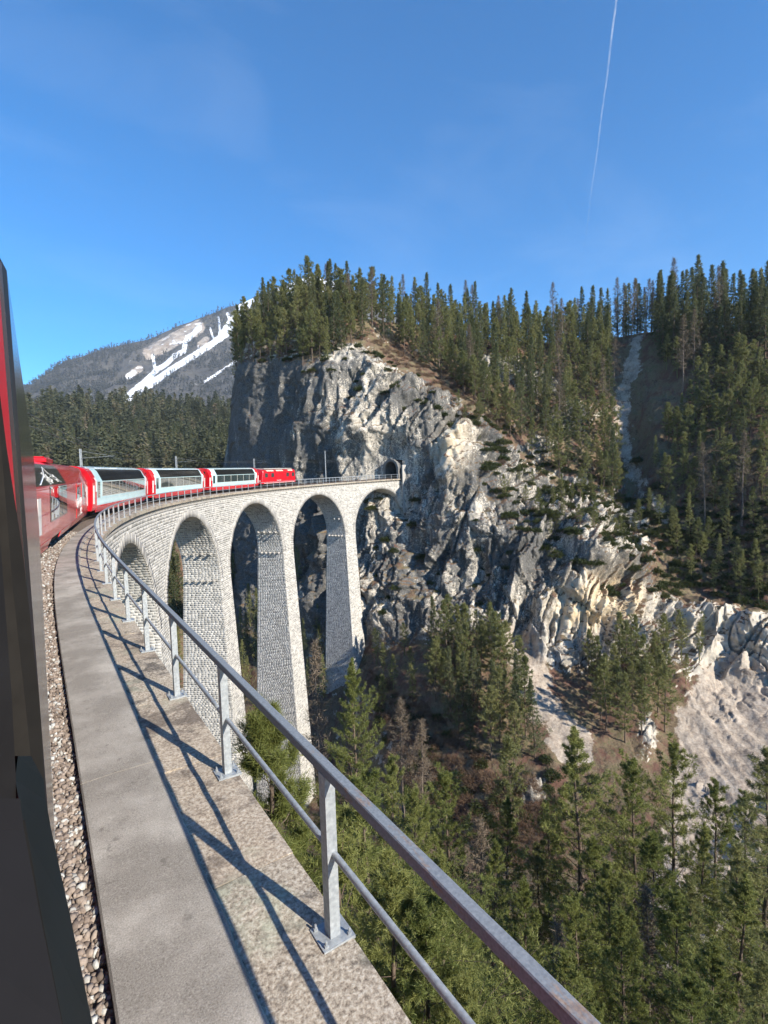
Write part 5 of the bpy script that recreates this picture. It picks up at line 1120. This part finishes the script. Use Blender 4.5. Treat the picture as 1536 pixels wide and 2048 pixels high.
for p in big: w = pick(p, FW); tree('spruce_tree', 'spruce_mid', *p, RNG.uniform(17, 26), 'conifer in the front rows of the far wood '+w, 'front conifers of the far wood '+w)
rest = np.setdiff1d(np.arange(len(pk)), single_i)
mass('far_wood', (Q[pk]+jit)[rest], hv[rest], 'farwood', 'dense conifer wood covering the hill beyond the train', 240)
Q, px, py, msk, rr = MT; ok = np.where((px > -40) & (px < 640) & (rr > .95) & (rr < 4.2) & (msk < .25) & (py < 900))[0]; pk = RNG.choice(ok, 8500); dens = fbm(Q[pk]/140., 3, 33); pk = pk[dens > -.3]
mass('mountain_wood', Q[pk]+RNG.normal(size=(len(pk), 3))*np.array((9, 9, 0)), RNG.uniform(11, 21, len(pk)), 'farspruce', 'thin grey forest on the flank of the distant mountain', 16)

# ------------------------------------------------------------------ contrail
def contrail():
    m = Mat('ice_crystal_trail'); m.col((.9, .92, .95)).set(Roughness=1.); t = m.n('ShaderNodeBsdfTransparent'); x = m.n('ShaderNodeMixShader'); m.l(t.outputs[0], x.inputs[1]); d = m.n('ShaderNodeBsdfTranslucent'); d.inputs[0].default_value = (.95, .95, .95, 1)
    y = m.n('ShaderNodeMixShader'); y.inputs[0].default_value = .5; e = m.n('ShaderNodeBsdfDiffuse'); e.inputs[0].default_value = (.95, .95, .95, 1); m.l(e.outputs[0], y.inputs[1]); m.l(d.outputs[0], y.inputs[2]); m.l(y.outputs[0], x.inputs[2])
    lw = m.n('ShaderNodeLayerWeight'); lw.inputs[0].default_value = .5; f = m.math('SUBTRACT', 1., lw.outputs['Facing']); a = m.attr('dens').outputs['Fac']
    m.l(m.math('MULTIPLY', m.math('MULTIPLY', m.math('POWER', f, 2.), a), m.fr(m.noise(.004, 3), .2, .6)), x.inputs[0]); m.l(x.outputs[0], m.out.inputs['Surface'])
    t_ = np.linspace(0, 1, 60); pxs = 1237-72*t_+2.5*np.sin(t_*3.1)*(1-t_)+.5*np.sin(t_*23); pys = -40+560*t_; d = ray(pxs, pys); P = CAM+d/d[:, 2:3]*9000.; dist = np.linalg.norm(P-CAM, axis=1)
    V, F = tube_np(P, np.interp(t_, [0, 1], [2.0, 1.3])/FPX*dist*.9, 10); me = mesh_np('contrail', V, F, m.m, True); at_ = me.attributes.new('dens', 'FLOAT', 'POINT'); at_.data.foreach_set('value', np.repeat(np.interp(t_, [0, .6, 1], [.75, .5, .05]), 10).astype(np.float32)); o = link('contrail', me); tag(o, 'thin white aircraft trail down the blue sky', 'contrail'); cd.clip_end = 60000
contrail()
# ------------------------------------------------------------------ haze: even, thin air round the whole valley
def haze():
    b = MB(); b.box(-2600, 5200, -700, 5200, -100, 1450); m = bpy.data.materials.new('valley_air'); m.use_nodes = True; t = m.node_tree; t.nodes.clear(); o = t.nodes.new('ShaderNodeOutputMaterial'); v = t.nodes.new('ShaderNodeVolumePrincipled')
    v.inputs['Color'].default_value = (.72, .84, 1., 1); v.inputs['Density'].default_value = .00007; v.inputs['Anisotropy'].default_value = 0.; t.links.new(v.outputs[0], o.inputs['Volume'])
    q = b.build('haze', m); tag(q, 'thin blue air between the viaduct and the mountain', 'haze', kind='stuff')
haze()
